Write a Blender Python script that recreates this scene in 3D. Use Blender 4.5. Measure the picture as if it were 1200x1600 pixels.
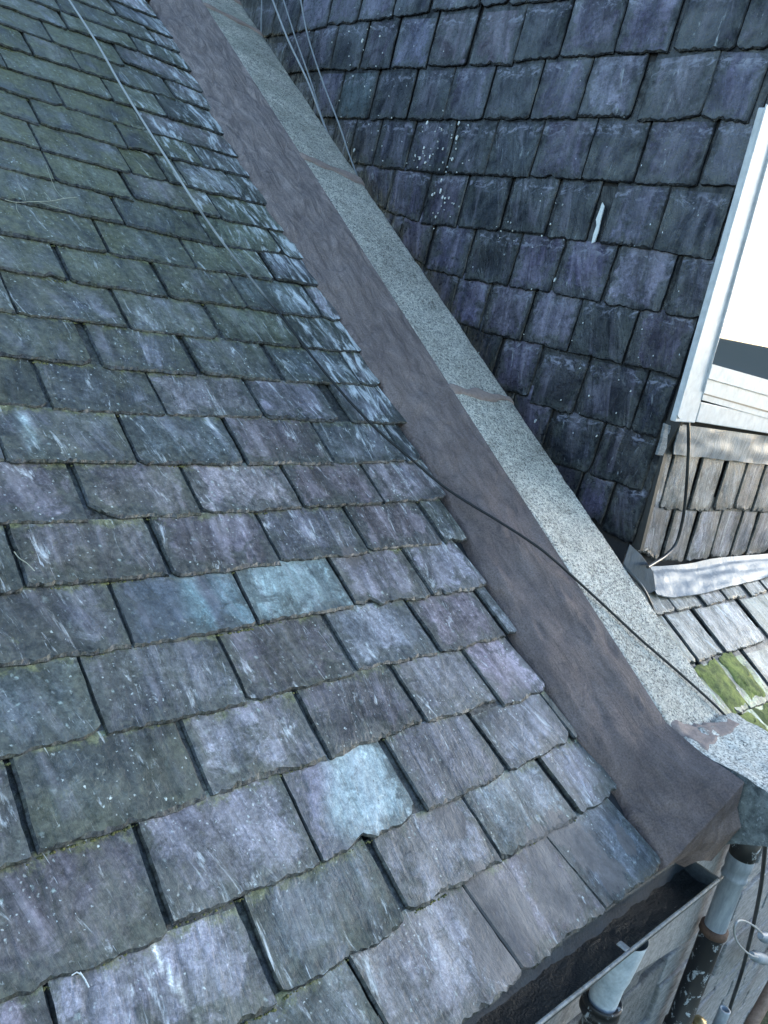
import bpy, bmesh, math, random
from mathutils import Vector, Matrix, noise
random.seed(7)
sc = bpy.context.scene
col = sc.collection
for o in list(bpy.data.objects): bpy.data.objects.remove(o)

# ------------------------------------------------------------------ camera
F = 1237.6666                       # focal length in photo pixels (photo 1200 x 1600)
TH = 0.5763782                      # roof pitch
D = 1.6                             # height of the eye above the roof plane
ZC = 3.97                           # height of the eye above the ground
R = Matrix(((0.7114778, -0.6638459, 0.2304516), (-0.0060185, -0.3336922, -0.9426629), (0.7026828, 0.6692967, -0.2414099)))
EYE = Vector((0, 0, ZC))
cam = bpy.data.cameras.new('camera')
co = bpy.data.objects.new('camera', cam); col.objects.link(co)
cam.sensor_fit = 'HORIZONTAL'; cam.sensor_width = 36; cam.lens = F / 1200 * 36
cam.clip_start = .05; cam.clip_end = 1000
m = Matrix((R[0], -R[1], -R[2])).transposed().to_4x4(); m.translation = EYE
co.matrix_world = m
sc.camera = co
sc.render.resolution_x = 768; sc.render.resolution_y = 1024

# ------------------------------------------------------------------ sky, sun, exposure
SUN_EL = math.radians(11); SUN_AZ = math.radians(110)      # azimuth clockwise from +Y
w = bpy.data.worlds.new('World'); sc.world = w; w.use_nodes = True
nt = w.node_tree; nt.nodes.clear()
sky = nt.nodes.new('ShaderNodeTexSky'); sky.sky_type = 'NISHITA'; sky.sun_disc = False
sky.sun_elevation = SUN_EL; sky.sun_rotation = SUN_AZ; sky.ozone_density = 1.7; sky.air_density = 1.0; sky.dust_density = .45
bg = nt.nodes.new('ShaderNodeBackground'); bg.inputs[1].default_value = .15
wo = nt.nodes.new('ShaderNodeOutputWorld')
nt.links.new(sky.outputs[0], bg.inputs[0]); nt.links.new(bg.outputs[0], wo.inputs[0])
sd = bpy.data.lights.new('sun', 'SUN'); sd.energy = .4; sd.angle = math.radians(35); sd.color = (1, .99, .98)
so = bpy.data.objects.new('sun', sd); col.objects.link(so)
sv = Vector((math.sin(SUN_AZ) * math.cos(SUN_EL), math.cos(SUN_AZ) * math.cos(SUN_EL), math.sin(SUN_EL)))
so.rotation_euler = sv.to_track_quat('Z', 'Y').to_euler()
sc.view_settings.view_transform = 'Standard'; sc.view_settings.look = 'None'
sc.view_settings.exposure = 2.3; sc.view_settings.gamma = 1

# ------------------------------------------------------------------ measuring helpers (photo pixel -> point on a real plane)
S = Vector((0, math.cos(TH), math.sin(TH)))     # up the slope
Nn = Vector((0, -math.sin(TH), math.cos(TH)))   # roof normal
def ray(p): return R.transposed() @ Vector((p[0] - 600, p[1] - 800, F))
def roof(p, h=0.0):
    r = ray(p); return r * (-(D - h) / r.dot(Nn)) + EYE
def on(p, axis, c):                              # c is relative to the eye
    r = ray(p); return r * (c / r[axis]) + EYE
def ruv(p, h=0.0):
    q = roof(p, h) - EYE; return q.x, q.dot(S)
def rp(u, v, h=0.0): return EYE + Vector((u, 0, 0)) + S * v + Nn * (h - D)
def ss(a, b, x):
    t = max(0, min(1, (x - a) / (b - a))); return t * t * (3 - 2 * t)
def lerp(a, b, t): return a + (b - a) * t
def interp(pts, t):                              # pts [(t, value)] value: number or Vector
    if t <= pts[0][0]: return pts[0][1]
    for (a, x), (b, y) in zip(pts, pts[1:]):
        if t <= b: return x + (y - x) * ((t - a) / (b - a))
    return pts[-1][1]
nz = lambda x, y, z=0.: noise.noise(Vector((x, y, z)))

# ------------------------------------------------------------------ object helpers
def tag(o, label=None, cat=None, group=None, kind=None):
    if label: o['label'] = label
    if cat: o['category'] = cat
    if group: o['group'] = group
    if kind: o['kind'] = kind
    return o
def empty(name, loc, label, cat, group=None):
    o = bpy.data.objects.new(name, None); col.objects.link(o); o.location = loc; o.empty_display_size = .1
    tag(o, label, cat, group); return o
class MB:
    def __init__(s): s.v = []; s.f = []; s.sm = []
    def add(s, vs, fs, smooth=False):
        b = len(s.v); s.v += [tuple(x) for x in vs]; s.f += [tuple(i + b for i in f) for f in fs]; s.sm += [smooth] * len(fs)
    def build(s, name, mat, parent=None, bevel=0):
        me = bpy.data.meshes.new(name); me.from_pydata(s.v, [], s.f)
        me.polygons.foreach_set('use_smooth', s.sm); me.materials.append(mat)
        bm = bmesh.new(); bm.from_mesh(me); bmesh.ops.recalc_face_normals(bm, faces=bm.faces); bm.to_mesh(me); bm.free()
        o = bpy.data.objects.new(name, me); col.objects.link(o)
        if parent:
            o.parent = parent; o.matrix_parent_inverse = Matrix.Identity(4)
            me.transform(Matrix.Translation(-root_loc(parent)))
        if bevel:
            b = o.modifiers.new('bevel', 'BEVEL'); b.width = bevel; b.segments = 2; b.limit_method = 'ANGLE'
        return o
    def prism(s, pts, d):                         # pts: planar loop of Vectors, d: extrusion Vector
        n = len(pts); vs = list(pts) + [p + d for p in pts]
        fs = [tuple(range(n)), tuple(reversed(range(n, 2 * n)))] + [(i, (i + 1) % n, n + (i + 1) % n, n + i) for i in range(n)]
        s.add(vs, fs)
    def box(s, a, b):
        a = Vector(a); b = Vector(b)
        s.prism([Vector((a.x, a.y, a.z)), Vector((b.x, a.y, a.z)), Vector((b.x, b.y, a.z)), Vector((a.x, b.y, a.z))], Vector((0, 0, b.z - a.z)))
    def tube(s, pts, r, n=8, cap=True):
        pts = [Vector(p) for p in pts]; rs = r if isinstance(r, (list, tuple)) else [r] * len(pts)
        vs = []; up = None
        for i, p in enumerate(pts):
            d = (pts[min(i + 1, len(pts) - 1)] - pts[max(i - 1, 0)])
            d = d.normalized() if d.length > 1e-9 else Vector((0, 0, 1))
            if up is None: up = Vector((1, .3, .1)) if abs(d.x) < .8 else Vector((0, 1, .2))
            a = d.cross(up).normalized(); up = a.cross(d) * 1.0; b = a.cross(d).normalized()
            for k in range(n):
                t = 2 * math.pi * k / n; vs.append(p + (a * math.cos(t) + b * math.sin(t)) * rs[i])
        fs = [(i * n + k, i * n + (k + 1) % n, (i + 1) * n + (k + 1) % n, (i + 1) * n + k) for i in range(len(pts) - 1) for k in range(n)]
        s.add(vs, fs, True)
        if cap:
            L = len(pts)
            s.add(vs[:n], [tuple(reversed(range(n)))]); s.add(vs[(L - 1) * n:], [tuple(range(n))])
    def lathe(s, base, prof, n=28):               # prof [(r, z)] about a vertical axis
        vs = [Vector((base[0] + r * math.cos(2 * math.pi * k / n), base[1] + r * math.sin(2 * math.pi * k / n), z)) for r, z in prof for k in range(n)]
        fs = [(i * n + k, i * n + (k + 1) % n, (i + 1) * n + (k + 1) % n, (i + 1) * n + k) for i in range(len(prof) - 1) for k in range(n)]
        s.add(vs, fs, True)
    def grid(s, P, smooth=True):                  # P[i][j] Vectors
        m_ = len(P[0]); vs = [p for row in P for p in row]
        fs = [(i * m_ + j, i * m_ + j + 1, (i + 1) * m_ + j + 1, (i + 1) * m_ + j) for i in range(len(P) - 1) for j in range(m_ - 1)]
        s.add(vs, fs, smooth)
def root_loc(o):
    l = o.location.copy()
    while o.parent: o = o.parent; l = l + o.location
    return l
def smooth_path(pts, n=6):
    pts = [Vector(p) for p in pts]; out = []
    for i in range(len(pts) - 1):
        p0 = pts[max(i - 1, 0)]; p1 = pts[i]; p2 = pts[i + 1]; p3 = pts[min(i + 2, len(pts) - 1)]
        for k in range(n):
            t = k / n
            out.append(.5 * ((2 * p1) + (p2 - p0) * t + (2 * p0 - 5 * p1 + 4 * p2 - p3) * t * t + (3 * p1 - p0 - 3 * p2 + p3) * t ** 3))
    return out + [pts[-1]]

# ------------------------------------------------------------------ node helpers
class NT:
    def __init__(s, name):
        s.m = bpy.data.materials.new(name); s.m.use_nodes = True; s.t = s.m.node_tree
        s.b = s.t.nodes['Principled BSDF']; s.L = s.t.links.new
    def n(s, typ, **kw):
        x = s.t.nodes.new(typ)
        for k, v in kw.items(): setattr(x, k, v)
        return x
    def put(s, sock, v):
        if isinstance(v, bpy.types.NodeSocket): s.L(v, sock)
        elif isinstance(v, (tuple, list)) and len(v) == 3 and sock.type == 'RGBA': sock.default_value = (*v, 1)
        elif sock.type == 'RGBA' and isinstance(v,(int,float)): sock.default_value = (v,v,v,1)
        else: sock.default_value = v
    def attr(s, name, out='Color'): return s.n('ShaderNodeAttribute', attribute_name=name).outputs[out]
    def sep(s, v): return s.sepn(v).outputs
    def sepn(s, v):
        x = s.n('ShaderNodeSeparateXYZ'); s.put(x.inputs[0], v); return x
    def math(s, op, a, b=0., c=None, clamp=False):
        x = s.n('ShaderNodeMath', operation=op, use_clamp=clamp); s.put(x.inputs[0], a); s.put(x.inputs[1], b)
        if c is not None: s.put(x.inputs[2], c)
        return x.outputs[0]
    def mapv(s, v, scale=(1, 1, 1), rot=(0, 0, 0), loc=(0, 0, 0)):
        x = s.n('ShaderNodeMapping'); s.put(x.inputs[0], v); x.inputs['Scale'].default_value = scale
        x.inputs['Rotation'].default_value = rot; x.inputs['Location'].default_value = loc; return x.outputs[0]
    def noise(s, v, scale, detail=4, rough=.6, dist=0., out=0):
        x = s.n('ShaderNodeTexNoise'); s.put(x.inputs['Vector'], v); x.inputs['Scale'].default_value = scale
        x.inputs['Detail'].default_value = detail; x.inputs['Roughness'].default_value = rough; x.inputs['Distortion'].default_value = dist
        return x.outputs[out]
    def vor(s, v, scale, feature='F1', out='Distance', rnd=1.):
        x = s.n('ShaderNodeTexVoronoi', feature=feature); s.put(x.inputs['Vector'], v); x.inputs['Scale'].default_value = scale
        x.inputs['Randomness'].default_value = rnd; return x.outputs[out]
    def rng(s, v, a, b, c=0., d=1.):
        x = s.n('ShaderNodeMapRange'); x.clamp = True; s.put(x.inputs[0], v); x.inputs[1].default_value = a; x.inputs[2].default_value = b
        x.inputs[3].default_value = c; x.inputs[4].default_value = d; return x.outputs[0]
    def mix(s, f, a, b, mode='MIX'):
        x = s.n('ShaderNodeMix', data_type='RGBA', blend_type=mode); s.put(x.inputs[0], f); s.put(x.inputs[6], a); s.put(x.inputs[7], b); return x.outputs[2]
    def mul(s, a, f):                              # colour times a value
        x = s.n('ShaderNodeVectorMath', operation='SCALE'); s.put(x.inputs[0], a); s.put(x.inputs['Scale'], f); return x.outputs[0]
    def coord(s, out='Object'): return s.n('ShaderNodeTexCoord').outputs[out]
    def bump(s, h, strength=.5, dist=.003, nrm=None):
        x = s.n('ShaderNodeBump'); s.put(x.inputs['Height'], h); x.inputs['Strength'].default_value = strength; x.inputs['Distance'].default_value = dist
        if nrm is not None: s.put(x.inputs['Normal'], nrm)
        return x.outputs[0]
    def done(s, color, rough=.7, nrm=None, **kw):
        s.put(s.b.inputs['Base Color'], color); s.put(s.b.inputs['Roughness'], rough)
        if nrm is not None: s.put(s.b.inputs['Normal'], nrm)
        for k, v in kw.items(): s.put(s.b.inputs[k.replace('_', ' ')], v)
        return s.m
geo = lambda q: q.n('ShaderNodeNewGeometry').outputs['Position']

# ------------------------------------------------------------------ materials
def slate_mat(name, lichen=1., streak=1., spatter=0., rlo=.3, rhi=.5, con=1.4, gain=2.45, sat=.68):
    q = NT(name)
    tint = q.attr('tint'); nv = q.attr('nv', 'Fac'); lc = q.attr('lc', 'Vector'); par = q.sep(q.attr('par', 'Vector')); ed = q.attr('ed', 'Fac')
    alg, pale, smear = par[0], par[1], par[2]
    g1 = q.noise(q.mapv(lc, (34, 6, 1)), 1, 8, .65, .6)
    g2 = q.noise(q.mapv(lc, (5, 5, 1)), 1, 5, .6, .4)
    g3 = q.noise(lc, 55, 6, .7, .3)
    g4 = q.noise(q.mapv(lc, (14, 2.2, 1)), 1, 5, .6, .8)
    tn = q.noise(q.mapv(lc, (8, 4, 1), loc=(2, 8, 0)), 1, 5, .62, .9)
    tr = q.math('MULTIPLY', tn, 6); fr_ = q.math('FRACT', tr); fl_ = q.math('FLOOR', tr)
    terr = q.math('ADD', fl_, q.rng(fr_, .82, 1.0))                 # flat flakes with small steps between them
    ridge = q.math('MULTIPLY', q.rng(fr_, .80, .9), q.rng(fr_, 1.0, .93))
    wn_ = q.n('ShaderNodeTexWhiteNoise', noise_dimensions='2D'); cb = q.n('ShaderNodeCombineXYZ'); q.L(fl_, cb.inputs[0]); q.L(q.math('FLOOR', q.sep(lc)[2]), cb.inputs[1]); q.L(cb.outputs[0], wn_.inputs['Vector'])
    c = q.mul(tint, q.rng(g1, .28, .72, 1 - .26 * streak, 1 + .26 * streak))
    c = q.mul(c, q.math('ADD', .84, q.math('MULTIPLY', wn_.outputs['Value'], .32)))
    c = q.mul(c, q.rng(g3, .36, .64, .74, 1.27))
    c = q.mul(c, q.rng(q.noise(lc, 170, 4, .75), .36, .64, .78, 1.22))
    c = q.mix(q.math('MULTIPLY', ridge, q.rng(g3, .45, .6, 0, .5)), c, q.mul(c, 1.6))
    pit = q.math('MULTIPLY', q.rng(q.vor(lc, 26), .055, .03), q.math('GREATER_THAN', q.noise(lc, 9, 2), .52))
    c = q.mix(pit, c, (.03, .028, .03))
    # bands of plum and of blue in the stone
    c = q.mix(q.rng(g4, .5, .62, 0, .6), c, q.mul(q.mix(.4, c, (.19, .175, .215)), 1.45))
    c = q.mix(q.rng(g4, .48, .36, 0, .75), c, q.mix(.65, c, (.035, .042, .052)))
    c = q.mix(q.rng(g2, .5, .66, 0, .55), c, q.mul(c, 1.6)); c = q.mix(q.rng(g2, .48, .36, 0, .6), c, q.mul(c, .5))
    # weathered margins, cleaner middles
    mg = q.math('ADD', q.noise(lc, 14, 6, .7, .6), q.rng(ed, 0, .07, .16, -.10))
    c = q.mix(q.math('MULTIPLY', q.rng(mg, .47, .58), .7), c, q.mix(q.rng(g3, .35, .65), (.028, .034, .038), (.085, .095, .09)))
    # algae film
    an = q.noise(q.mapv(lc, (9, 7, 1), loc=(3, 1, 0)), 1, 6, .65, .5)
    af = q.math('MULTIPLY', alg, q.rng(an, .3, .62), clamp=True)
    c = q.mix(af, c, q.mix(q.rng(g3, .3, .7), (.072, .078, .046), (.175, .18, .105)))
    # olive moss creeping out from under the slate above
    ol = q.math('ADD', q.rng(nv, .80, 1.0, 0, .2), q.noise(lc, 22, 6, .8))
    c = q.mix(q.math('MULTIPLY', q.rng(ol, .62, .76), q.rng(alg, .02, .3, .0, .8), clamp=True), c, q.mix(q.rng(g3, .35, .65), (.06, .07, .025), (.19, .20, .09)))
    # pale mineral wash
    pn = q.math('ADD', q.noise(q.mapv(lc, (26, 7, 1), loc=(7, 2, 0)), 1, 8, .72, .7), q.math('MULTIPLY', pale, .2))
    pf = q.rng(pn, .61, .73, 0, .75)
    c = q.mix(pf, c, (.42, .45, .47))
    # fine white scratches and flecks along the grain
    sn = q.noise(q.mapv(lc, (150, 13, 1), rot=(0, 0, .35)), 1, 3, .6, 1.2)
    c = q.mix(q.rng(sn, .69, .75, 0, .55), c, (.42, .45, .48))
    # lichen spots
    for sc_, a, b, cl, off in ((38, .02, .2, (.26, .32, .30), 0), (95, .10, .22, (.34, .38, .38), 5), (16, -.02, .16, (.25, .29, .28), 9), (60, .04, .2, (.45, .50, .48), 13)):
        wn = q.n('ShaderNodeVectorMath', operation='SCALE'); q.L(q.noise(lc, 45, 5, .7, out='Color' if False else 1), wn.inputs[0]); wn.inputs['Scale'].default_value = .022
        wa = q.n('ShaderNodeVectorMath', operation='ADD'); q.L(lc, wa.inputs[0]); q.L(wn.outputs[0], wa.inputs[1])
        vv = q.mapv(wa.outputs[0], (1, 1, 1), loc=(off, off, 0)); wv = q.noise(vv, 75, 5, .75)
        d = q.math('ADD', q.vor(vv, sc_), q.math('MULTIPLY', q.math('SUBTRACT', wv, .5), .6))
        rc = q.sep(q.vor(vv, sc_, out='Color'))
        keep = q.math('GREATER_THAN', rc[0], (.8 if sc_ == 95 else .6) if lichen > 0 else 2)
        f = q.math('MULTIPLY', q.rng(d, b, a), keep)
        f = q.math('MULTIPLY', f, q.rng(q.noise(vv, 5, 2), .42, .6, 0, .75 * max(lichen, 0)))
        c = q.mix(f, c, cl)
    # raw riven edges: paler chips, moss where it is green
    eb = q.noise(lc, 70, 6, .8)
    en = q.math('ADD', eb, q.math('MULTIPLY', q.rng(ed, 0, .016), -.5))
    c = q.mix(q.rng(en, .42, .54, 0, .6), c, q.mix(q.rng(g3, .4, .6), (.07, .075, .07), (.30, .33, .33)))
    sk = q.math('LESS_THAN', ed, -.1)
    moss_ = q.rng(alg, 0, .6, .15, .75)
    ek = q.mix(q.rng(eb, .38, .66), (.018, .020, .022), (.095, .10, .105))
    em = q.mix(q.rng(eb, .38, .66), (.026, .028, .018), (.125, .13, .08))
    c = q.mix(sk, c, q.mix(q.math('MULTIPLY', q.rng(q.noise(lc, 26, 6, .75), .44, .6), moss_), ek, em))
    # cement smears
    smf = q.rng(q.math('ADD', q.math('MULTIPLY', smear, .40), q.noise(q.mapv(lc, (19, 11, 1)), 1, 9, .8, .5)), 0.675, .705, 0, .9)
    smf = q.math('MULTIPLY', smf, q.math('GREATER_THAN', smear, .02))
    c = q.mix(smf, c, q.mix(g3, (.075, .07, .07), (.15, .135, .135)))
    if spatter:
        vv = q.mapv(lc, (1.6, .75, 1), rot=(0, 0, -.2)); rc = q.sep(q.vor(vv, 38, out='Color'))
        f = q.math('MULTIPLY', q.rng(q.vor(vv, 38), .13, .09), q.math('GREATER_THAN', q.math('ADD', rc[1], q.math('MULTIPLY', smear, 0)), .9))
        f = q.math('MULTIPLY', f, q.math('GREATER_THAN', q.noise(geo(q), 1.7, 2), .5))
        c = q.mix(f, c, (.6, .63, .66))
    if spatter:                                    # scuffed, limey heads of the hung slates
        hd = q.math('MULTIPLY', q.rng(nv, .70, .86), q.rng(nv, 1.02, .93)); hn = q.noise(q.mapv(lc, (20, 34, 1)), 1, 6, .7, .8)
        c = q.mix(q.math('MULTIPLY', hd, q.rng(hn, .50, .60), clamp=True), c, (.21, .215, .27))
        rm = q.math('ADD', q.noise(lc, 24, 6, .7), q.rng(ed, 0, .03, .16, -.14)); c = q.mix(q.math('MULTIPLY', q.rng(rm, .5, .6), .75), c, (.018, .02, .028))
    h = q.math('ADD', q.math('MULTIPLY', q.math('ADD', g1, q.math('MULTIPLY', terr, .16)), .8), q.math('ADD', q.math('MULTIPLY', g3, .7), q.math('MULTIPLY', g4, 1.6)))
    fine = q.noise(q.mapv(lc, (160, 60, 1)), 1, 6, .7)
    nrm = q.bump(fine, .3, .0018, q.bump(h, .55, .006))
    rough = q.math('ADD', q.rng(g3, .3, .7, rlo, rhi), q.math('MULTIPLY', af, .25), clamp=True)
    gm = q.n('ShaderNodeGamma'); q.L(c, gm.inputs[0]); gm.inputs[1].default_value = con; hs_ = q.n('ShaderNodeHueSaturation'); hs_.inputs['Saturation'].default_value = sat; q.L(q.mul(gm.outputs[0], gain), hs_.inputs['Color']); c = hs_.outputs[0]
    q.L(q.rng(q.noise(q.mapv(lc, (7, 5, 1), loc=(11, 0, 0)), 1, 6, .7, .8), .38, .62, .08, .6), q.b.inputs['Specular IOR Level'])
    return q.done(c, rough, nrm)
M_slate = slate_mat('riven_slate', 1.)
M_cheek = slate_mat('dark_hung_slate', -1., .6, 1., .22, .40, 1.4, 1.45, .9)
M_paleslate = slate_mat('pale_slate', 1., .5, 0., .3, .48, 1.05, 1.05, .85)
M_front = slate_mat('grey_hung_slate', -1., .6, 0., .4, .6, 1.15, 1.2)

def simple(name, c1, c2, scale=20, rough=.6, bump=.3, bd=.002, metallic=0., stretch=(1, 1, 1)):
    q = NT(name); p = q.mapv(q.coord(), stretch); a = q.noise(p, scale, 7, .68, .4); b_ = q.noise(p, scale * 6, 4, .6)
    c = q.mix(q.rng(a, .32, .68), c1, c2); c = q.mul(c, q.rng(b_, .3, .7, .85, 1.15))
    return q.done(c, q.rng(a, .3, .7, rough - .08, rough + .08), q.bump(q.math('ADD', a, b_), bump, bd), Metallic=metallic)

def granite_mat():
    q = NT('weathered_granite'); p = q.coord()
    st = q.mapv(p, (1, 1, 1))
    a = q.noise(st, 120, 3, .75, .2); b_ = q.noise(st, 32, 7, .82, 1.2); l = q.noise(p, 2.6, 6, .65, .3); v = q.vor(st, 105)
    c = q.mix(q.rng(b_, .38, .58), (.30, .28, .245), (.80, .75, .66))
    c = q.mix(q.rng(a, .46, .38, 0, .95), c, (.05, .058, .06))
    c = q.mix(q.rng(a, .54, .6, 0, .85), c, (.88, .85, .78))
    hi = q.sep(geo(q))[2]
    gr = q.math('MULTIPLY', q.rng(hi, 4.1, 6.4), q.rng(q.noise(p, 5, 5, .65), .35, .6), clamp=True)
    c = q.mix(q.math('MULTIPLY', gr, .75), c, q.mix(q.rng(b_, .35, .65), (.06, .08, .06), (.26, .30, .22)))
    c = q.mul(c, q.rng(l, .32, .68, .84, 1.35)); c = q.mix(q.rng(q.noise(p, 8, 7, .75, .8), .54, .66, 0, .6), c, q.mix(q.rng(a, .4, .6), (.10, .09, .07), (.34, .30, .25)))
    c = q.mix(q.rng(q.vor(p, 7.5), .07, .03, 0, .8), c, (.05, .05, .055))
    h = q.math('ADD', q.math('MULTIPLY', b_, 1.3), q.math('ADD', a, q.math('MULTIPLY', v, .5)))
    return q.done(c, .85, q.bump(h, 1.0, .014))
M_granite = granite_mat()

def dark_granite():
    q = NT('mottled_dark_granite'); p = q.coord()
    a = q.noise(p, 60, 7, .8, .3); b_ = q.noise(p, 16, 6, .7, .5)
    c = q.mix(q.rng(b_, .35, .65), (.045, .055, .06), (.20, .22, .22))
    c = q.mix(q.rng(a, .55, .68, 0, .8), c, (.42, .45, .46)); c = q.mix(q.rng(a, .45, .35, 0, .8), c, (.03, .035, .035))
    up = q.rng(q.sep(q.n('ShaderNodeNewGeometry').outputs['Normal'])[2], .5, .9)  # sides dark and mottled, upward faces pale and speckled
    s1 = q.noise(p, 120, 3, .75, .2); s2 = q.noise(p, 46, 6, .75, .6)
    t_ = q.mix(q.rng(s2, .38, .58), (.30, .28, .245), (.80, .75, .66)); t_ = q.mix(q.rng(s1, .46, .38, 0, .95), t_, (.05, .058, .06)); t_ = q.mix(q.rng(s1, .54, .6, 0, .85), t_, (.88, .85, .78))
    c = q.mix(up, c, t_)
    return q.done(c, .85, q.bump(q.math('ADD', a, b_), 1., .008))
M_kneel = dark_granite()

def mortar_mat():
    q = NT('fresh_cement_mortar'); p = q.coord()
    a = q.noise(p, 3.2, 6, .62, .8); b_ = q.noise(p, 170, 5, .72); t = q.noise(q.mapv(p, (26, 6, 6), rot=(.5, 0, .35)), 1, 6, .65, 1.4)
    sm = q.sep(q.n('ShaderNodeNewGeometry').outputs['Position'])[2]
    c = q.mix(q.rng(a, .36, .64), (.112, .080, .076), (.178, .135, .126))
    c = q.mix(q.math('MULTIPLY', q.rng(sm, 3.2, 4.6), .65), c, q.mix(q.rng(t, .35, .65), (.17, .14, .14), (.30, .25, .24)))   # the drier, older mix higher up
    c = q.mul(c, q.rng(b_, .38, .62, .74, 1.28)); c = q.mul(c, q.rng(t, .35, .65, .82, 1.18)); c = q.mix(q.rng(q.noise(p, 9, 7, .75, 1.2), .56, .66, 0, .6), c, (.06, .048, .05))
    w_ = q.vor(q.mapv(p, (1, 1, 1)), 24); c = q.mix(q.rng(w_, .06, .02, 0, .75), c, (.03, .03, .032))
    h = q.math('ADD', q.math('MULTIPLY', t, 1.8), q.math('ADD', q.math('MULTIPLY', b_, .35), q.math('MULTIPLY', a, .8)))
    return q.done(c, q.rng(a, .3, .7, .6, .85), q.bump(h, 1.0, .012))
M_mortar = mortar_mat()
M_joint = simple('pink_mortar_joint', (.22, .16, .14), (.37, .285, .25), 60, .9, .8, .004)
M_under = simple('underlay', (.015, .016, .02), (.03, .03, .035), 20, .9)

def lead_mat(name, c1, c2, c3, up=1.):
    q = NT(name); p = q.coord(); a = q.noise(q.mapv(p, (1, 1, .45)), 13, 7, .65, 1.6); b_ = q.noise(q.mapv(p, (30, 30, 5)), 1, 5, .6, 1.2)
    c = q.mix(q.rng(a, .32, .62), c1, c2); c = q.mix(q.rng(b_, .55, .72, 0, .8), c, c3)
    return q.done(c, q.rng(a, .3, .7, .4, .62), q.bump(q.math('ADD', a, b_), .4, .006), Metallic=.15)
M_lead = lead_mat('weathered_lead', (.09, .105, .125), (.19, .215, .245), (.30, .305, .31))
M_leaddark = lead_mat('dark_lead', (.035, .045, .06), (.07, .085, .11), (.10, .11, .13))
M_upvc = simple('white_upvc', (.43, .45, .48), (.52, .535, .56), 5, .5, .03)
M_gasket = simple('black_gasket', (.012, .012, .013), (.02, .02, .02), 20, .5)
M_cable = simple('black_cable_sheath', (.014, .015, .018), (.05, .055, .06), 9, .36, .1)
def cable_lit():
    q = NT('black_cable_lit_top'); z_ = q.sep(geo(q))[2]; n_ = q.noise(q.coord(), 5, 4, .6)
    f = q.rng(q.math('ADD', z_, q.math('MULTIPLY', n_, .8)), 4.25, 4.6)  # upper run paler: light catching the cable, put into the sheath colour
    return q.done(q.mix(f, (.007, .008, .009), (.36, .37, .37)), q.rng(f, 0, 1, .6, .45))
M_cablelit = cable_lit()
M_cableg = simple('grey_cable_sheath', (.22, .24, .27), (.34, .36, .38), 30, .45, .1)
M_cablep = simple('dull_cable_sheath', (.17, .19, .21), (.26, .28, .31), 30, .4, .1)
M_gut = simple('sooty_cast_gutter', (.018, .022, .026), (.06, .07, .075), 14, .6, .6, .004)
M_rim = simple('worn_grey_gutter_lip', (.07, .075, .08), (.26, .275, .285), 30, .6, .5, .003)
M_debris = simple('wet_gutter_silt', (.004, .005, .006), (.016, .018, .017), 22, .5, .9, .012)
M_pvc = simple('grey_pvc_pipe', (.15, .18, .22), (.34, .38, .43), 13, .5, .3, stretch=(1, 1, .3))
M_pvcpale = simple('pale_pvc_outlet', (.30, .35, .40), (.52, .57, .62), 14, .5, .15)
M_rust = simple('rusty_socket', (.05, .03, .022), (.12, .07, .05), 30, .85, .6)
M_brass = simple('old_brass', (.20, .15, .07), (.38, .30, .15), 30, .4, .2, metallic=.8)
M_conc = simple('rough_concrete', (.17, .165, .17), (.36, .355, .36), 42, .9, 1., .006)
M_rub = simple('grey_rubble_stone', (.13, .14, .15), (.34, .35, .37), 26, .9, 1., .008, stretch=(.6, 1, 2))
M_rubd = simple('dark_rubble_stone', (.05, .055, .06), (.19, .20, .21), 26, .9, 1., .01)
M_gap = simple('deep_joint', (.02, .02, .022), (.05, .05, .05), 20, .95)
M_white = simple('lime_white', (.55, .58, .6), (.7, .72, .72), 90, .8, .4)
M_stalk = simple('dry_stalk', (.30, .30, .24), (.42, .42, .34), 60, .8)
M_brown = simple('rusty_brown_edge', (.16, .10, .075), (.30, .21, .17), 20, .8)
def peel():
    q = NT('peeling_black_paint'); p = q.coord(); a = q.noise(q.mapv(p, (1, 1, .7)), 26, 8, .72, .4)
    s_ = q.math('ADD', a, q.math('MULTIPLY', q.rng(q.sep(q.n('ShaderNodeNewGeometry').outputs['Normal'])[0], -.2, .9), .0))
    c = q.mix(q.rng(s_, .56, .6), (.010, .011, .014), q.mix(q.noise(p, 70, 4), (.20, .23, .26), (.42, .45, .48)))
    return q.done(c, .5, q.bump(s_, .5, .003))
M_peel = peel()
def ground_mat():
    q = NT('mossy_ground'); p = geo(q); a = q.noise(p, 3, 8, .7, .5); b_ = q.noise(p, 30, 6, .7)
    c = q.mix(q.rng(a, .4, .6), (.06, .055, .035), (.05, .075, .025)); c = q.mix(q.rng(b_, .5, .7, 0, .6), c, (.14, .13, .07))
    return q.done(c, .95, q.bump(b_, .8, .03))
M_ground = ground_mat()
def glass_mat():
    q = NT('window_glass')
    return q.done((.07, .085, .095), .015, None, IOR=1.27, Specular_Tint=(1, .92, .66))
M_glass = glass_mat()

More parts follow.
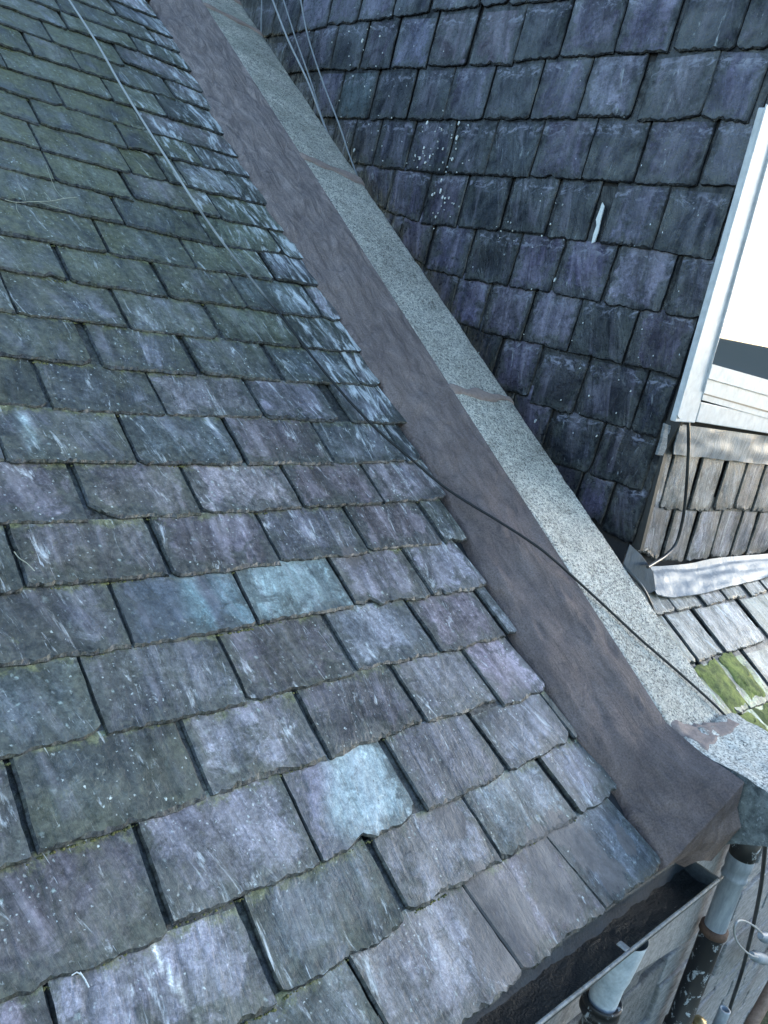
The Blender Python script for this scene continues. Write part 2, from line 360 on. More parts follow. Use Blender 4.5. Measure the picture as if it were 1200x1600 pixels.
# ------------------------------------------------------------------ slate maker
class Slates:
    def __init__(s): s.v = []; s.f = []; s.sm = []; s.tint = []; s.lc = []; s.par = []; s.ed = []; s.nv = []
    def slate(s, fr, A, B, ta, tb, E=.2, L=None, t=.009, h0=.024, sl=.045, tint=(.15, .14, .18), alg=.2, pale=.2, parf=None,
              rough=1., clipA=None, clipB=None, notch=None, step=0., nx=40, ny=14, tintf=None):
        rn = random.random; sd_ = random.random() * 100; L = L or E * 1.75
        (ua, va), (ub, vb) = A, B
        W = max(.02, math.hypot(ub - ua, vb - va))
        nx = max(5, int(W / .36 * nx)); cA = clipA if clipA is not None else (rn() ** 2.4) * .035; cB = clipB if clipB is not None else (rn() ** 2.4) * .035
        if notch is None and rn() < .3: notch = (rn(), .006 + .03 * rn(), .004 + .014 * rn() ** 2)
        ang = random.uniform(-.35, .15); ca, sa = math.cos(ang), math.sin(ang); off = (rn() * 50, rn() * 50, rn() * 20)
        ins = .0025 + .004 * rn() * rough; b0 = len(s.v)
        cols = [(0, t, 0), (0, t * .55, 0)] + [(i / nx, 0, 1) for i in range(0, nx + 1)] + [(1, t * .55, 0), (1, t, 0)]
        rows = [(0, t, 0), (0, t * .5, 0)] + [(x_, 0, 1) for x_ in sorted([(j / ny) ** 1.25 for j in range(0, ny + 1)] + [(E + .004) / L, (E + .010) / L])]
        tlt = (rn() - .5) * .004
        for (a, dc, ic) in cols:
            for (b_, dr, ir) in rows:
                aa = a
                if ic and a in (0, 1): aa = a + (ins * .8 / W) * (1 if a == 0 else -1)
                v_ = b_ * L
                x = aa * W
                butt = nz(x * 14 + sd_, sd_) * .008 * rough + nz(x * 60 + sd_, sd_ + 9) * .0045 * rough + nz(x * 170 + sd_, sd_ + 9) * .002 * rough
                for c_, dist in ((cA, x), (cB, W - x)):
                    if c_ > .002 and dist < c_ * 1.5: butt += c_ * .8 * (1 - max(0, dist) / (c_ * 1.5)) ** 1.6
                if notch:
                    dn = abs(aa - notch[0]) * W
                    if dn < notch[1]: butt += notch[2] * (1 - dn / notch[1]) ** .7
                inset = 0
                if ir and b_ == 0: inset = ins * (1.3 + 1.8 * nz(x * 45, sd_ + 3) + 1.0 * nz(x * 120, sd_ + 3))
                v_ += (butt + inset) * max(0, 1 - b_ * 1.5)
                side = (nz(v_ * 25, sd_ + 20) * .003 + nz(v_ * 90, sd_ + 25) * .0012) * rough
                side2 = (nz(v_ * 25, sd_ + 40) * .003 + nz(v_ * 90, sd_ + 45) * .0012) * rough
                ax_ = ua + ta * v_ + side; bx_ = ub + tb * v_ + side2
                u = lerp(ax_, bx_, aa); v = lerp(va, vb, aa) + v_
                rel = nz(u * 7, v * 7, sd_) * .0022 + .0014 * math.floor(2.2 * (nz(u * 5 + 9, v * 4, sd_) + .5)) * (1 if step else .45)
                h = h0 - sl * v_ + tlt * (aa * 2 - 1) + rel * (ic * ir) * ss(0, .1, b_ + .02) - max(dc, dr)
                s.v.append(tuple(fr(u, v, h)))
                lu, lv = u - ua, v_
                s.lc.append((lu * ca - lv * sa + off[0], lu * sa + lv * ca + off[1], off[2]))
                s.tint.append((*(tintf(aa, v_ / E) if tintf else tint), 1)); s.nv.append(v_ / E)
                p = parf(u, v, h) if parf else None
                s.par.append((alg, p[0] if p else pale, p[1] if p else 0))
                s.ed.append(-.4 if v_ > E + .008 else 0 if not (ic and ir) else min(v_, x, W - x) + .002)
        m_ = len(rows); nc = len(cols)
        for i in range(nc - 1):
            for j in range(m_ - 1):
                q4_ = (b0 + i * m_ + j, b0 + (i + 1) * m_ + j, b0 + (i + 1) * m_ + j + 1, b0 + i * m_ + j + 1)
                top_ = 2 <= i < nc - 3 and j >= 2
                if not top_:                       # the broken edge keeps its own flat-shaded vertices
                    n0 = len(s.v)
                    for q_ in q4_:
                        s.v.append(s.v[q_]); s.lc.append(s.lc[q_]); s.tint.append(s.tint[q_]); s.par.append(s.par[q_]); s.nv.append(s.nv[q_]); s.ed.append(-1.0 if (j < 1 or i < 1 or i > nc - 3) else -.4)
                    q4_ = (n0, n0 + 1, n0 + 2, n0 + 3)
                s.f.append(q4_); s.sm.append(top_)
    def build(s, name, mat, parent):
        me = bpy.data.meshes.new(name); me.from_pydata(s.v, [], s.f); me.polygons.foreach_set('use_smooth', s.sm)
        a = me.attributes.new('tint', 'FLOAT_COLOR', 'POINT'); a.data.foreach_set('color', [x for c in s.tint for x in c])
        a = me.attributes.new('lc', 'FLOAT_VECTOR', 'POINT'); a.data.foreach_set('vector', [x for c in s.lc for x in c])
        a = me.attributes.new('par', 'FLOAT_VECTOR', 'POINT'); a.data.foreach_set('vector', [x for c in s.par for x in c])
        a = me.attributes.new('ed', 'FLOAT', 'POINT'); a.data.foreach_set('value', s.ed)
        a = me.attributes.new('nv', 'FLOAT', 'POINT'); a.data.foreach_set('value', s.nv)
        me.materials.append(mat)
        o = bpy.data.objects.new(name, me); col.objects.link(o)
        o.parent = parent; me.transform(Matrix.Translation(-root_loc(parent)))
        return o
def vary(c, k=.12):
    g = 1 + random.uniform(-k, k); return tuple(max(.01, x * g * (1 + random.uniform(-.05, .05))) for x in c)

# ================================================================== main slate roof
main = empty('slate_roof', rp(1.5, 1.0), 'large foreground roof of purple and grey riven slates running down to the black gutter', 'roof')
mb = MB()
P = [rp(-1.2, -.12, -.03), rp(2.62, -.12, -.03), rp(2.62, 7.0, -.03), rp(-1.2, 7.0, -.03)]
mb.prism(P, Nn * .027); mb.build('roof_deck', M_under, main)
# butt edges of the slates course by course, in photo pixels (left x, y, right x, y), from the eaves upward
CO = {
0: [(946,1423,1039,1353),(818,1523,944,1425),(640,1674,816,1525)],
1: [(120,1722,433,1574),(440,1560,633,1445),(638,1429,781,1348),(783,1345,900,1280),(906,1273,968,1238)],
2: [(0,1570,262,1463),(268,1448,498,1353),(502,1348,652,1277),(667,1271,790,1211),(796,1206,892,1158),(897,1160,904,1154)],
3: [(0,1365,47,1347),(58,1338,322,1252),(328,1243,508,1188),(514,1187,658,1130),(668,1133,773,1096),(786,1106,857,1080)],
4: [(0,1194,160,1150),(167,1151,384,1102),(389,1100,552,1056),(558,1050,683,1023),(691,1023,789,997),(794,994,806,989)],
5: [(0,1045,205,1013),(211,1013,400,980),(403,976,552,952),(557,950,673,933),(676,934,761,917)],
6: [(0,933,37,927),(42,921,263,901),(270,903,438,886),(441,881,575,867),(577,862,690,851),(696,852,728,846)],
7: [(0,822,137,818),(145,813,315,808),(320,806,471,797),(475,796,597,789),(601,789,697,780)],
8: [(0,722,6,722),(10,725,212,727),(218,727,380,728),(386,728,521,728),(525,727,633,723),(636,723,661,721)],
9: [(0,636,75,640),(83,643,258,652),(262,652,410,655),(415,655,532,662),(550,663,627,663)],
10: [(0,560,146,573),(162,577,306,589),(317,588,437,598),(446,598,560,603),(563,605,590,605)],
11: [(0,489,24,492),(27,492,197,513),(205,517,344,534),(350,533,470,545),(473,546,558,552)],
12: [(0,425,103,440),(112,443,261,466),(268,468,384,484),(386,485,503,500),(509,503,526,502)],
13: [(0,368,168,398),(172,399,305,422),(307,422,427,441),(430,438,500,450)],
14: [(0,315,193,352),(198,354,331,385),(333,386,443,400),(447,403,469,406)],
15: [(0,268,84,285),(88,286,208,317),(211,312,345,344),(348,345,446,364)],
16: [(0,220,62,237),(65,238,205,275),(207,275,262,287),(265,288,292,294),(294,295,377,315),(379,315,413,321)],
17: [(0,179,61,198),(64,197,198,235),(200,233,257,246),(259,248,316,262),(319,263,385,277)],
18: [(0,144,100,170),(103,171,230,208),(232,208,361,243)],
19: [(0,106,10,109),(12,109,176,160),(178,160,261,185),(264,186,338,208)],
20: [(0,73,51,90),(54,90,125,113),(127,113,187,131),(189,132,274,158),(276,156,305,166)],
21: [(0,40,81,68),(84,69,196,107),(193,98,290,137)],
22: [(0,11,105,48),(108,48,214,82),(217,82,268,102)],
23: [(42,0,95,21),(98,21,243,71),(246,72,262,75)],
24: [(117,4,182,27),(185,27,240,49)],
25: [(150,-5,215,17)],
}
PURPLE = (.125, .12, .145); BLUE = (.10, .11, .128); DARK = (.066, .075, .086); GREEN = (.085, .10, .088); VIOLET = (.175, .17, .20); PLUM = (.14, .125, .148)
TURQ = (.24, .32, .335)
special = {(5, 2): (TURQ, 'pale turquoise slate between a blue streaked slate and a purple one, lower middle of the roof'),
           (2, 2): ((.27, .33, .355), 'pale turquoise slate nearest the eaves with a mauve left edge and a broken corner'),
           (5, 1): ((.10, .15, .175), 'blue slate with turquoise streaks and a white vein')}
SMEAR = [(760, 1480, 60), (690, 1290, 30), (740, 1400, 40), (850, 1400, 45), (830, 1330, 34), (900, 1330, 35), (940, 1370, 30), (790, 1440, 50), (965, 1320, 22), (860,1300,30), (540, 880, 22), (552,1000,10), (520, 860, 20)]
SM3 = [(roof((x, y)) , r) for x, y, r in SMEAR]
def main_par(u, v, h):
    p = rp(u, v, 0); s_ = 0
    for q_, r in SM3[:11]:
        d = (p - q_).length; rr = r / 1237 * (q_ - EYE).length
        s_ = max(s_, ss(rr * 1.5, rr * .3, d) * .9)
    s_ = max(s_, ss(2.22, 2.36, u) * .6 * ss(1.7, 2.4, v))
    pale = .1 + .62 * ss(1.7, 2.35, u) * ss(.6, 2.0, v) + .35 * math.exp(-((u - 1.85) / .12) ** 2) * ss(2.4, 3.0, v) * (1 - ss(3.6, 4.2, v)) - .25 * ss(2.2, 3.2, v) * (1 - ss(1.4, 1.8, u))
    return pale, s_
HP = .032
fr_roof = lambda u, v, h: rp(u, v, h)
def vline(k, u):
    pts_ = []
    for a_ in CO[k]: pts_ += [ruv(a_[:2], HP), ruv(a_[2:], HP)]
    return interp(sorted(pts_), u)
field = Slates()
for k, row in CO.items():
    items = []
    for j, (xl, yl, xr, yr) in enumerate(row):
        A = ruv((xl, yl), HP); B = ruv((xr, yr), HP); items.append((A, B, j))
    if k == 25: A, B = items[0][0], items[0][1]
    uL, vL = items[0][0] if k != 0 else items[-1][0]
    if items[0][2] == 0 and k != 0: (uL, vL) = items[0][0]
    if k == 0: items = items[::-1]
    # slates whose left end runs out of the picture are completed, then the course continues to the left
    first = items[0]; w0 = first[1][0] - first[0][0]
    if w0 < .34: items[0] = ((first[1][0] - random.uniform(.33, .4), first[0][1]), first[1], first[2])
    u_ = items[0][0][0] - .006; v0 = items[0][0][1]
    while u_ > -1.15:
        w_ = random.uniform(.28, .4); items.insert(0, ((u_ - w_, v0 + random.uniform(-.004, .004)), (u_, v0 + random.uniform(-.004, .004)), -1)); u_ -= w_ + .006
    for (A, B, j) in items:
        um = (A[0] + B[0]) / 2; v = A[1]
        def tl(u): return (-.03 - .13 * ss(1.1, 2.0, u) * (1 - ss(.3, 1.3, v)) - (.12 if k == 0 else 0))
        g_ = ss(1.2, 2.6, v) * (1 - ss(1.5, 2.4, um)) ; r = random.random()
        if (k, j) in special: tint, lab = special[(k, j)]
        else:
            lab = None
            if v < .7 and um > 1.15: tint = random.choice([PURPLE, VIOLET, PLUM, VIOLET, BLUE])
            elif um < 1.3 and v > 1.4: tint = random.choice([DARK, GREEN, DARK, BLUE])
            else: tint = random.choice([PURPLE, PLUM, BLUE, PURPLE, DARK] if v < 1.6 else [BLUE, GREEN, DARK, GREEN, PURPLE])
            tint = vary(tint)
        if not lab:
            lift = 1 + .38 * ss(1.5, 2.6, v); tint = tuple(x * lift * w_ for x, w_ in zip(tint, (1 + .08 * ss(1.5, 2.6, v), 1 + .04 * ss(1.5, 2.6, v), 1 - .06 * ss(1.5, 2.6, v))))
        alg = .16 + random.uniform(-.08, .12) + .2 * (1 - ss(.9, 1.7, um)) + .6 * g_ + .25 * ss(2.2, 3.2, v) * (1 - ss(1.7, 2.3, um))
        if lab: alg = .12
        tgt = Slates() if lab else field
        last = B[0] > 2.08 and j == len(row) - 1
        kw = {}
        if not lab:
            d1 = .95 + random.uniform(-.3, .3)
            tint = tuple(x * d1 for x in tint)
        if (k, j) == (5, 3): kw['notch'] = (.2, .03, .022)
        if (k, j) == (2, 2): kw['clipB'] = .03; kw['clipA'] = .003
        if (k, j) == (10, 0): kw['clipB'] = .03
        if (k, j) == (7, 1): kw['clipA'] = .05
        if (k, j) == (3, 3) or (k, j) == (1, 3): kw['clipA'] = .004
        if (k, j) == (2, 2): kw['tintf'] = lambda a, b_: tuple(lerp(x, y, ss(.18, .42, a + .12 * math.sin(b_ * 5))) for x, y in zip((.19, .18, .235), (.27, .335, .35)))
        if (k, j) == (5, 1): kw['tintf'] = lambda a, b_: tuple(lerp(x, y, max(ss(.35, .55, a - .1 * b_) * (1 - ss(.6, .7, a)), .7 * ss(.7, .9, a))) for x, y in zip((.085, .105, .135), (.16, .26, .29)))
        if (k, j) == (1, 0): kw['tintf'] = lambda a, b_: tuple(lerp(x, .5, math.exp(-((a - .60 + .10 * b_ + .015 * nz(b_ * 6, 3)) / .010) ** 2)) for x in (.165, .16, .20))
        if (k, j) == (8, 1): kw['tintf'] = lambda a, b_: tuple(lerp(x, y, math.exp(-((a - .24 + .02 * b_) / .05) ** 2) * ss(1.0, .8, b_) * .9) for x, y in zip((.07, .078, .09), (.24, .31, .33)))
        tb_ = tl(B[0]); 
        if last and k in (0, 3, 5, 8, 9): tb_ -= .12
        if last and k >= 9: B = (B[0] + (.03 if k < 18 else .12), B[1])
        A = (A[0] - .0015, A[1]); B = (B[0] + .0015, B[1])
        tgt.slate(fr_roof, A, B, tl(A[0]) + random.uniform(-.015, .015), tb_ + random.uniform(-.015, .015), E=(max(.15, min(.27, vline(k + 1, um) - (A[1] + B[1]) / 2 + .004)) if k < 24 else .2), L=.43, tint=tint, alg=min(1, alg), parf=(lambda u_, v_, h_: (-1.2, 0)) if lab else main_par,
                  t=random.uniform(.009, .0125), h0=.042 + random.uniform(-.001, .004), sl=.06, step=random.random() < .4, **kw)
        if lab:
            tgt.build('slate', M_paleslate, main)['label'] = lab
v = 4.98; 
while v < 6.9:
    u = -1.1 + random.random() * .3
    while u < 2.35:
        w_ = random.uniform(.2, .36); field.slate(fr_roof, (u, v), (min(u + w_, 2.45), v), 0, 0, L=.36, h0=.04, sl=.06, tint=vary(random.choice([GREEN, DARK, BLUE])), alg=.7, pale=.3, nx=9, ny=6); u += w_ + .006
    v += .195
# part of a course hidden along the verge under the cement, so that the fillet has slates below it
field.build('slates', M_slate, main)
def clump_mat():
    q = NT('joint_moss'); n_ = q.noise(geo(q), 60, 5, .7)
    return q.done(q.mix(q.rng(n_, .35, .65), (.035, .042, .015), (.17, .17, .065)), .95, q.bump(q.noise(geo(q), 300, 3, .6), .6, .003))
M_clump = clump_mat()
mb = MB(); rs = random.Random(11)
for k in range(1, 22):
    for a_ in CO[k]:
        A, B = ruv(a_[:2], HP), ruv(a_[2:], HP)
        n_ = int(70 * (B[0] - A[0]) / .36)
        for i in range(n_):
            t = rs.random(); u = lerp(A[0], B[0], t); v = lerp(A[1], B[1], t)
            dens_ = .9 * ss(2.0, 1.0, u) + .25
            if nz(u * 9, v * 5, 3) < .12 - .34 * dens_ + .15 or rs.random() > dens_: continue
            r = rs.uniform(.0012, .0038); c = rp(u, v - .001 - r * rs.random(), .029 + r * .3)
            P_ = []
            for a in range(6): P_.append(c + Vector((math.cos(a * 1.047) * r * rs.uniform(.8, 1.9), 0, 0)) + S * math.sin(a * 1.047) * r * rs.uniform(.7, 1.3))
            P_ += [c + Nn * r * .9, c - Nn * r * .9]
            mb.add(P_, [(a, (a + 1) % 6, 6) for a in range(6)] + [((a + 1) % 6, a, 7) for a in range(6)], True)
o = mb.build('joint_moss', M_clump, main); o['kind'] = 'stuff'

# ================================================================== mortar fillet
fil = empty('mortar_fillet', rp(2.45, 0, .05), 'fresh brown grey cement fillet trowelled between the purple slates and the granite coping', 'mortar fillet')
SKL = 2.583; SKR = 3.012; SKH = .16
Lp = [(238,0),(275,75),(318,150),(345,205),(388,275),(432,350),(468,400),(505,460),(560,545),(600,610),(632,660),(668,722),(705,780),(738,850),(770,920),(808,990),(858,1075),(905,1155),(972,1235),(1010,1300),(1043,1354),(1060,1344),(1076,1336),(1092,1344)]
Rk = [rp(SKL, 5.6, SKH), ]
left = [rp(ruv((x, y), .03)[0] - .012, ruv((x, y), .03)[1], .031) for x, y in Lp]
left = [rp(2.30, 6.9, .03)] + left
right = [rp(SKL + .002, 6.9, SKH + .001)]
for (x, y) in Lp[:17]:
    vv = ruv((x, y), .02)[1]; right.append(rp(SKL + .004, max(vv, .16) , SKH + .002))
kx = SKL - .012
right += [rp(SKL + .002, .175, SKH + .002), on((1100, 1180), 0, kx), on((1140, 1205), 0, kx - .004), on((1163, 1222), 0, kx - .006), on((1152, 1262), 0, kx - .008), on((1158, 1292), 0, kx - .008), on((1112, 1345), 0, kx - .008)]
# the end rows follow the foot of the fillet and the side of the kneeler
assert len(left) == len(right) - 0 or True
nR = min(len(left), len(right)); left = left[:nR]; right = right[:nR]
def resample(pts, n):
    acc = [0]
    for a, b in zip(pts, pts[1:]): acc.append(acc[-1] + (b - a).length)
    return acc
G = []; SUB = 20; NC = 44
for i in range(nR - 1):
    k_ = SUB if i else 30
    for q_ in range(k_ + (1 if i == nR - 2 else 0)):
        t = q_ / k_; a = left[i].lerp(left[i + 1], t); b = right[i].lerp(right[i + 1], t); row = []
        for c_ in range(NC + 1):
            s_ = c_ / NC; p = a.lerp(b, s_)
            bul = .016 * math.sin(math.pi * s_) * (1 - .5 * s_)
            d = nz(p.x * 9, p.y * 5, p.z * 5) * .016 + nz(p.x * 26, p.y * 14, p.z * 14) * .005 + nz(p.x * 70, p.y * 45, p.z * 45) * .0018 - .006 * ss(.25, .5, nz(p.x * 22, p.y * 8, p.z * 8 + 40))
            k2 = min(1, .7 + s_ * 6) * min(1, (1 - s_) * 10)
            nn = (Nn - Vector((1, 0, 0)) * .6).normalized()
            p = p + nn * (bul + d * k2 + (.010 * min(1, s_ * 8) * max(0, 1 - s_ * 1.3)))
            if c_ < 6: p = p + Vector((1, 0, 0)) * (nz(a.z * 16, 5) * .014 + nz(a.z * 60, 7) * .007) * (1 - c_ / 6)
            row.append(p)
        G.append([row[0] - Nn * .05] + row)
mb = MB(); mb.grid(G); mb.build('fillet_body', M_mortar, fil)

# ================================================================== granite coping
cop = empty('stone_coping', rp(2.8, 0, 0), 'raised granite coping running up the verge beside the brown cement fillet', 'coping')
JT = [ruv((495, 255), SKH)[1], ruv((705, 608), SKH)[1]]
JB = ruv((1050, 1145), SKH)[1]
cuts = [.02, ruv((705, 610), SKH)[1], ruv((497, 254), SKH)[1], ruv((345, 20), SKH)[1], 5.3, 6.9]
def stone(v0, v1, seed):
    nv = max(10, int((v1 - v0) / .014)); nu = 30; G = []
    for i in range(nv + 1):
        v = lerp(v0, v1, i / nv); row = []
        e = .004 * nz(v * 14, seed) ; e2 = .005 * nz(v * 14, seed + 5)
        for (u, h) in [(SKL, -.06), (SKL, .05), (SKL, SKH - .012)]: row.append(rp(u + e, v, h))
        for c_ in range(nu + 1):
            s_ = c_ / nu; u = lerp(SKL + e, SKR + e2, s_); ed_ = min(s_, 1 - s_) * (SKR - SKL)
            h = SKH - .009 * (1 - ss(0, .02, ed_)) + nz(u * 40, v * 40, seed) * .0022 + nz(u * 9, v * 6, seed) * .004 + nz(u * 110, v * 110) * .0013
            row.append(rp(u, v, h))
        for (u, h) in [(SKR, SKH - .012), (SKR, .05), (SKR, -.06)]: row.append(rp(u + e2, v, h))
        G.append(row)
    mb = MB(); mb.grid(G)
    for r_ in (G[0], G[-1]): mb.add(r_, [tuple(range(len(r_)))])
    return mb.build('coping_stone', M_granite, cop)
for i in range(len(cuts) - 1): stone(cuts[i] + (.014 if i else 0), cuts[i + 1] - .014, i * 7.3)
def joint(v, wd, sk=0, wob=.02, u0=SKL, u1=SKR, nm='mortar_joint', hh=.010):
    G = []; nu = 26; nv = 10
    for i in range(nv + 1):
        row = []
        for c_ in range(nu + 1):
            s_ = c_ / nu; u = lerp(u0 - .001, u1 + .001, s_); half = wd * (1 + .5 * nz(s_ * 5, v, 3)); t = i / nv * 2 - 1
            vv = v + sk * s_ + t * half + wob * nz(s_ * 4, v * 3, t * .6)
            h = SKH + hh * (1 - t * t) ** .5 - .006 * (abs(t) ** 8) - .010 * (1 - ss(0, .02, min(s_, 1 - s_) * .43)) + nz(u * 60, vv * 60) * .0012 + nz(u * 9, vv * 6, 1) * .002
            row.append(rp(u, vv, h))
        G.append(row)
    for sgn, u in ((0, u0 - .004), (1, u1 + .004)):
        pass
    mb = MB(); mb.grid(G)
    g0 = [r_[0] for r_ in G]; g1 = [r_[-1] for r_ in G]
    for gg in (g0, g1):
        mb.grid([gg, [p - Nn * .12 for p in gg]])
    return mb.build(nm, M_joint, cop)
joint(cuts[1], .035, -.0, .03); joint(cuts[2], .04, -.02); joint(cuts[3], .03); joint(cuts[4], .03)
# kneeler stone at the foot: its side is traced on the verge plane, then given its real width
prof = [(1105,1343),(1118,1322),(1150,1319),(1200,1322),(1260,1345),(1330,1400),(1370,1380),(1330,1318),(1240,1262),(1168,1219),(1062,1152),(1010,1215)]
kp = [on(p, 0, SKL) for p in prof]
bm_pts = kp
mb = MB()
NXK = 24
# rings across the stone
rings = []
def dens(pts, n):
    out = []
    for a, b in zip(pts, pts[1:] + pts[:1]):
        for k in range(n): out.append(a.lerp(b, k / n))
    return out
dp = dens(kp, 6)
cen = sum(dp, Vector()) / len(dp)
for i in range(NXK + 1):
    s_ = i / NXK; x = lerp(SKL, 3.05, s_); r_ = []
    ee = min(s_, 1 - s_) * .45
    for p in dp:
        q_ = Vector((x, p.y, p.z)); sh = 1 - .03 * (1 - ss(0, .025, ee))
        q_ = Vector((x, cen.y + (p.y - cen.y) * sh, cen.z + (p.z - cen.z) * sh))
        q_ += Vector((0, nz(q_.x * 25, q_.y * 25, q_.z * 25), nz(q_.x * 25 + 7, q_.y * 25, q_.z * 25))) * .007 + Vector((0, nz(q_.x * 7, q_.y * 7, q_.z * 7), nz(q_.x * 7 + 7, q_.y * 7, q_.z * 7))) * .014
        r_.append(q_)
    rings.append(r_ + [r_[0]])
mb.grid(rings)
mb.add(rings[0][:-1], [tuple(range(len(dp)))]); mb.add(rings[-1][:-1], [tuple(range(len(dp)))])
kn = mb.build('kneeler_stone', M_kneel, cop); kn['label'] = 'dark mottled granite kneeler at the foot of the coping'
def patch(): # the smeared pinkish mortar between coping and kneeler
    G = []
    for i in range(25):
        row = []
        for c_ in range(33):
            s_ = c_ / 32; x = lerp(SKL + .004, SKR - .012, s_); t = i / 24
            ya = .76 + .02 * nz(s_ * 4, 2) + .05 * s_; yb = .93 - .05 * s_ + .05 * nz(s_ * 3.3, 5) + .02 * nz(s_ * 11, 5); y = lerp(ya, yb, t)
            vt = (y - (D - SKH) * math.sin(TH)) / math.cos(TH)
            z = max(vt * math.sin(TH) - (D - SKH) * math.cos(TH), -1.146)
            e = min(1, 5 * min(t, 1 - t)) * min(1, 12 * min(s_, 1 - s_))
            row.append(EYE + Vector((x, y, z + .002 + .012 * e ** .6 + .004 * nz(x * 20, y * 20) + .0018 * nz(x * 80, y * 80) - .016 * (1 - e))))
        G.append(row)
    mb = MB(); mb.grid(G); o = mb.build('mortar_joint', M_joint, cop); o['label'] = 'wide pinkish mortar smear where the coping meets its kneeler'
patch()

# ================================================================== dormer with slate-hung cheek, front and window
XC = 3.23; YF = 1.57
dor = empty('dormer', EYE + Vector((XC + 1, YF + 1, -.8)), 'slate hung dormer with dark cheek and white framed window, behind the granite coping', 'dormer')
mb = MB()
mb.prism([EYE + Vector((XC + .004, YF + .05, -1.1)), EYE + Vector((XC + .004, YF + .05, 2.9)), EYE + Vector((XC + .004, 7.4, 2.9)), EYE + Vector((XC + .004, 7.4, 2.0))], Vector((1.9, 0, 0)))
mb.box(EYE + Vector((XC - .02 + .024, YF + .012, -1.1)), EYE + Vector((XC + 1.9, YF + .049, 2.9)))
mb.build('wall_core', M_under, dor)
fr_ck = lambda u, v, h: EYE + Vector((XC - h, -u, v))
def cuv(p, h=.016):
    q_ = on(p, 0, XC - h) - EYE; return -q_.y, q_.z
CH = {
0: [(796,8,890,0),(892,-2,980,-8)],
1: [(425,57,462,53),(464,51,510,43),(513,40,558,35),(560,34,612,29),(615,28,669,21),(675,18,748,12),(750,12,792,6)],
2: [(440,118,478,112),(479,112,515,109),(517,109,560,109),(564,108,608,107),(612,107,665,107),(669,103,727,103),(733,103,800,103),(804,97,871,91),(875,92,957,86),(960,85,1042,83),(1052,81,1146,78),(1150,77,1200,77)],
3: [(487,182,524,185),(525,185,575,187),(580,187,634,187),(638,188,692,188),(694,188,752,188),(756,187,825,187),(829,187,900,185),(903,183,984,184),(995,192,1093,184),(1095,185,1168,193)],
4: [(515,250,543,254),(545,256,581,259),(583,261,631,267),(635,267,694,271),(698,271,756,274),(758,275,826,277),(829,277,908,281),(910,281,988,286),(992,287,1087,292),(1095,290,1152,293)],
5: [(560,315,602,326),(604,330,654,348),(658,350,712,354),(717,356,779,361),(784,361,850,367),(856,371,914,378),(937,381,1018,390),(1021,392,1112,406)],
6: [(620,395,663,414),(667,421,722,435),(727,437,792,448),(796,449,858,458),(865,460,937,472),(944,475,1030,490),(1040,492,1098,501)],
7: [(660,480,700,500),(702,501,747,516),(752,519,813,534),(820,532,885,551),(889,551,971,569),(976,569,1061,591)],
8: [(720,556,766,592),(769,606,824,620),(829,630,893,648),(901,648,984,672),(986,672,1026,686)],
9: [(790,670,845,702),(850,719,919,741),(923,743,1001,768)],
10: [(842,770,890,800),(893,808,938,822),(942,828,986,852)],
}
ck = Slates(); rows = sorted(CH)
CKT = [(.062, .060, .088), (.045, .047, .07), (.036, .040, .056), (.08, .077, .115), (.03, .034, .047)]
brt = {(3, 7): (.135, .135, .175), (3, 8): (.08, .08, .10), (6, 5): (.13, .125, .165), (2, 5): (.105, .095, .12), (2, 6): (.105, .09, .12), (7, 3): (.115, .11, .145), (3, 1): (.06, .085, .10), (1, 3): (.09, .085, .125), (6, 6): (.10, .10, .13), (8, 1): (.08, .075, .11), (7, 2): (.09, .085, .115)}
for k in rows:
    for j, (xl, yl, xr, yr) in enumerate(CH[k]):
        A = cuv((xl, yl)); B = cuv((xr, yr))
        t_ = brt.get((k, j)) or vary(random.choice(CKT), .18)
        A = (A[0] - .003, A[1]); B = (B[0] + .003, B[1])
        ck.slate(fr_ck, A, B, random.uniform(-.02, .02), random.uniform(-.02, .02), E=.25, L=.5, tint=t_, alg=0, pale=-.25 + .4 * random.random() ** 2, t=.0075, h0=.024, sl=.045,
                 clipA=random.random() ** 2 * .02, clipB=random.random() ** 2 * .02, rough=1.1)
    A = cuv(CH[k][0][:2]); u = A[0] - .005
    while u > -6.9 and k > 0 :
        ck.slate(fr_ck, (u - .25, A[1]), (u, A[1]), 0, 0, L=.36, tint=vary(CKT[2]), alg=0, t=.008, h0=.026, sl=.05, nx=8, ny=6); u -= .255
for z in [x * .2 for x in range(0, 9)]:
    u = -7.0
    while u < -1.9:
        w_ = random.uniform(.2, .28); zz = 1.62 + z
        if zz + .2 > 1.6: ck.slate(fr_ck, (u, zz + .25), (u + w_, zz + .25), 0, 0, L=.36, tint=vary(random.choice(CKT)), alg=0, t=.008, h0=.026, sl=.05, nx=8, ny=6)
        u += w_ + .005
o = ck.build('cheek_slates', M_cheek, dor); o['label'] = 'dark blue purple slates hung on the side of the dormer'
# strip of slate returned behind the window post
mb = MB()
st = [on((986, 856), 0, XC - .004), on((1030, 690), 0, XC - .004), on((1066, 590), 0, XC - .004), on((1200, 150), 0, XC - .004), on((1215, 150), 0, XC - .004), on((1075, 640), 0, XC - .004), on((1040, 700), 0, XC - .004), on((1000, 860), 0, XC - .004)]
mb.prism(st, Vector((.03, 0, 0))); mb.build('corner_board', M_gasket, dor)
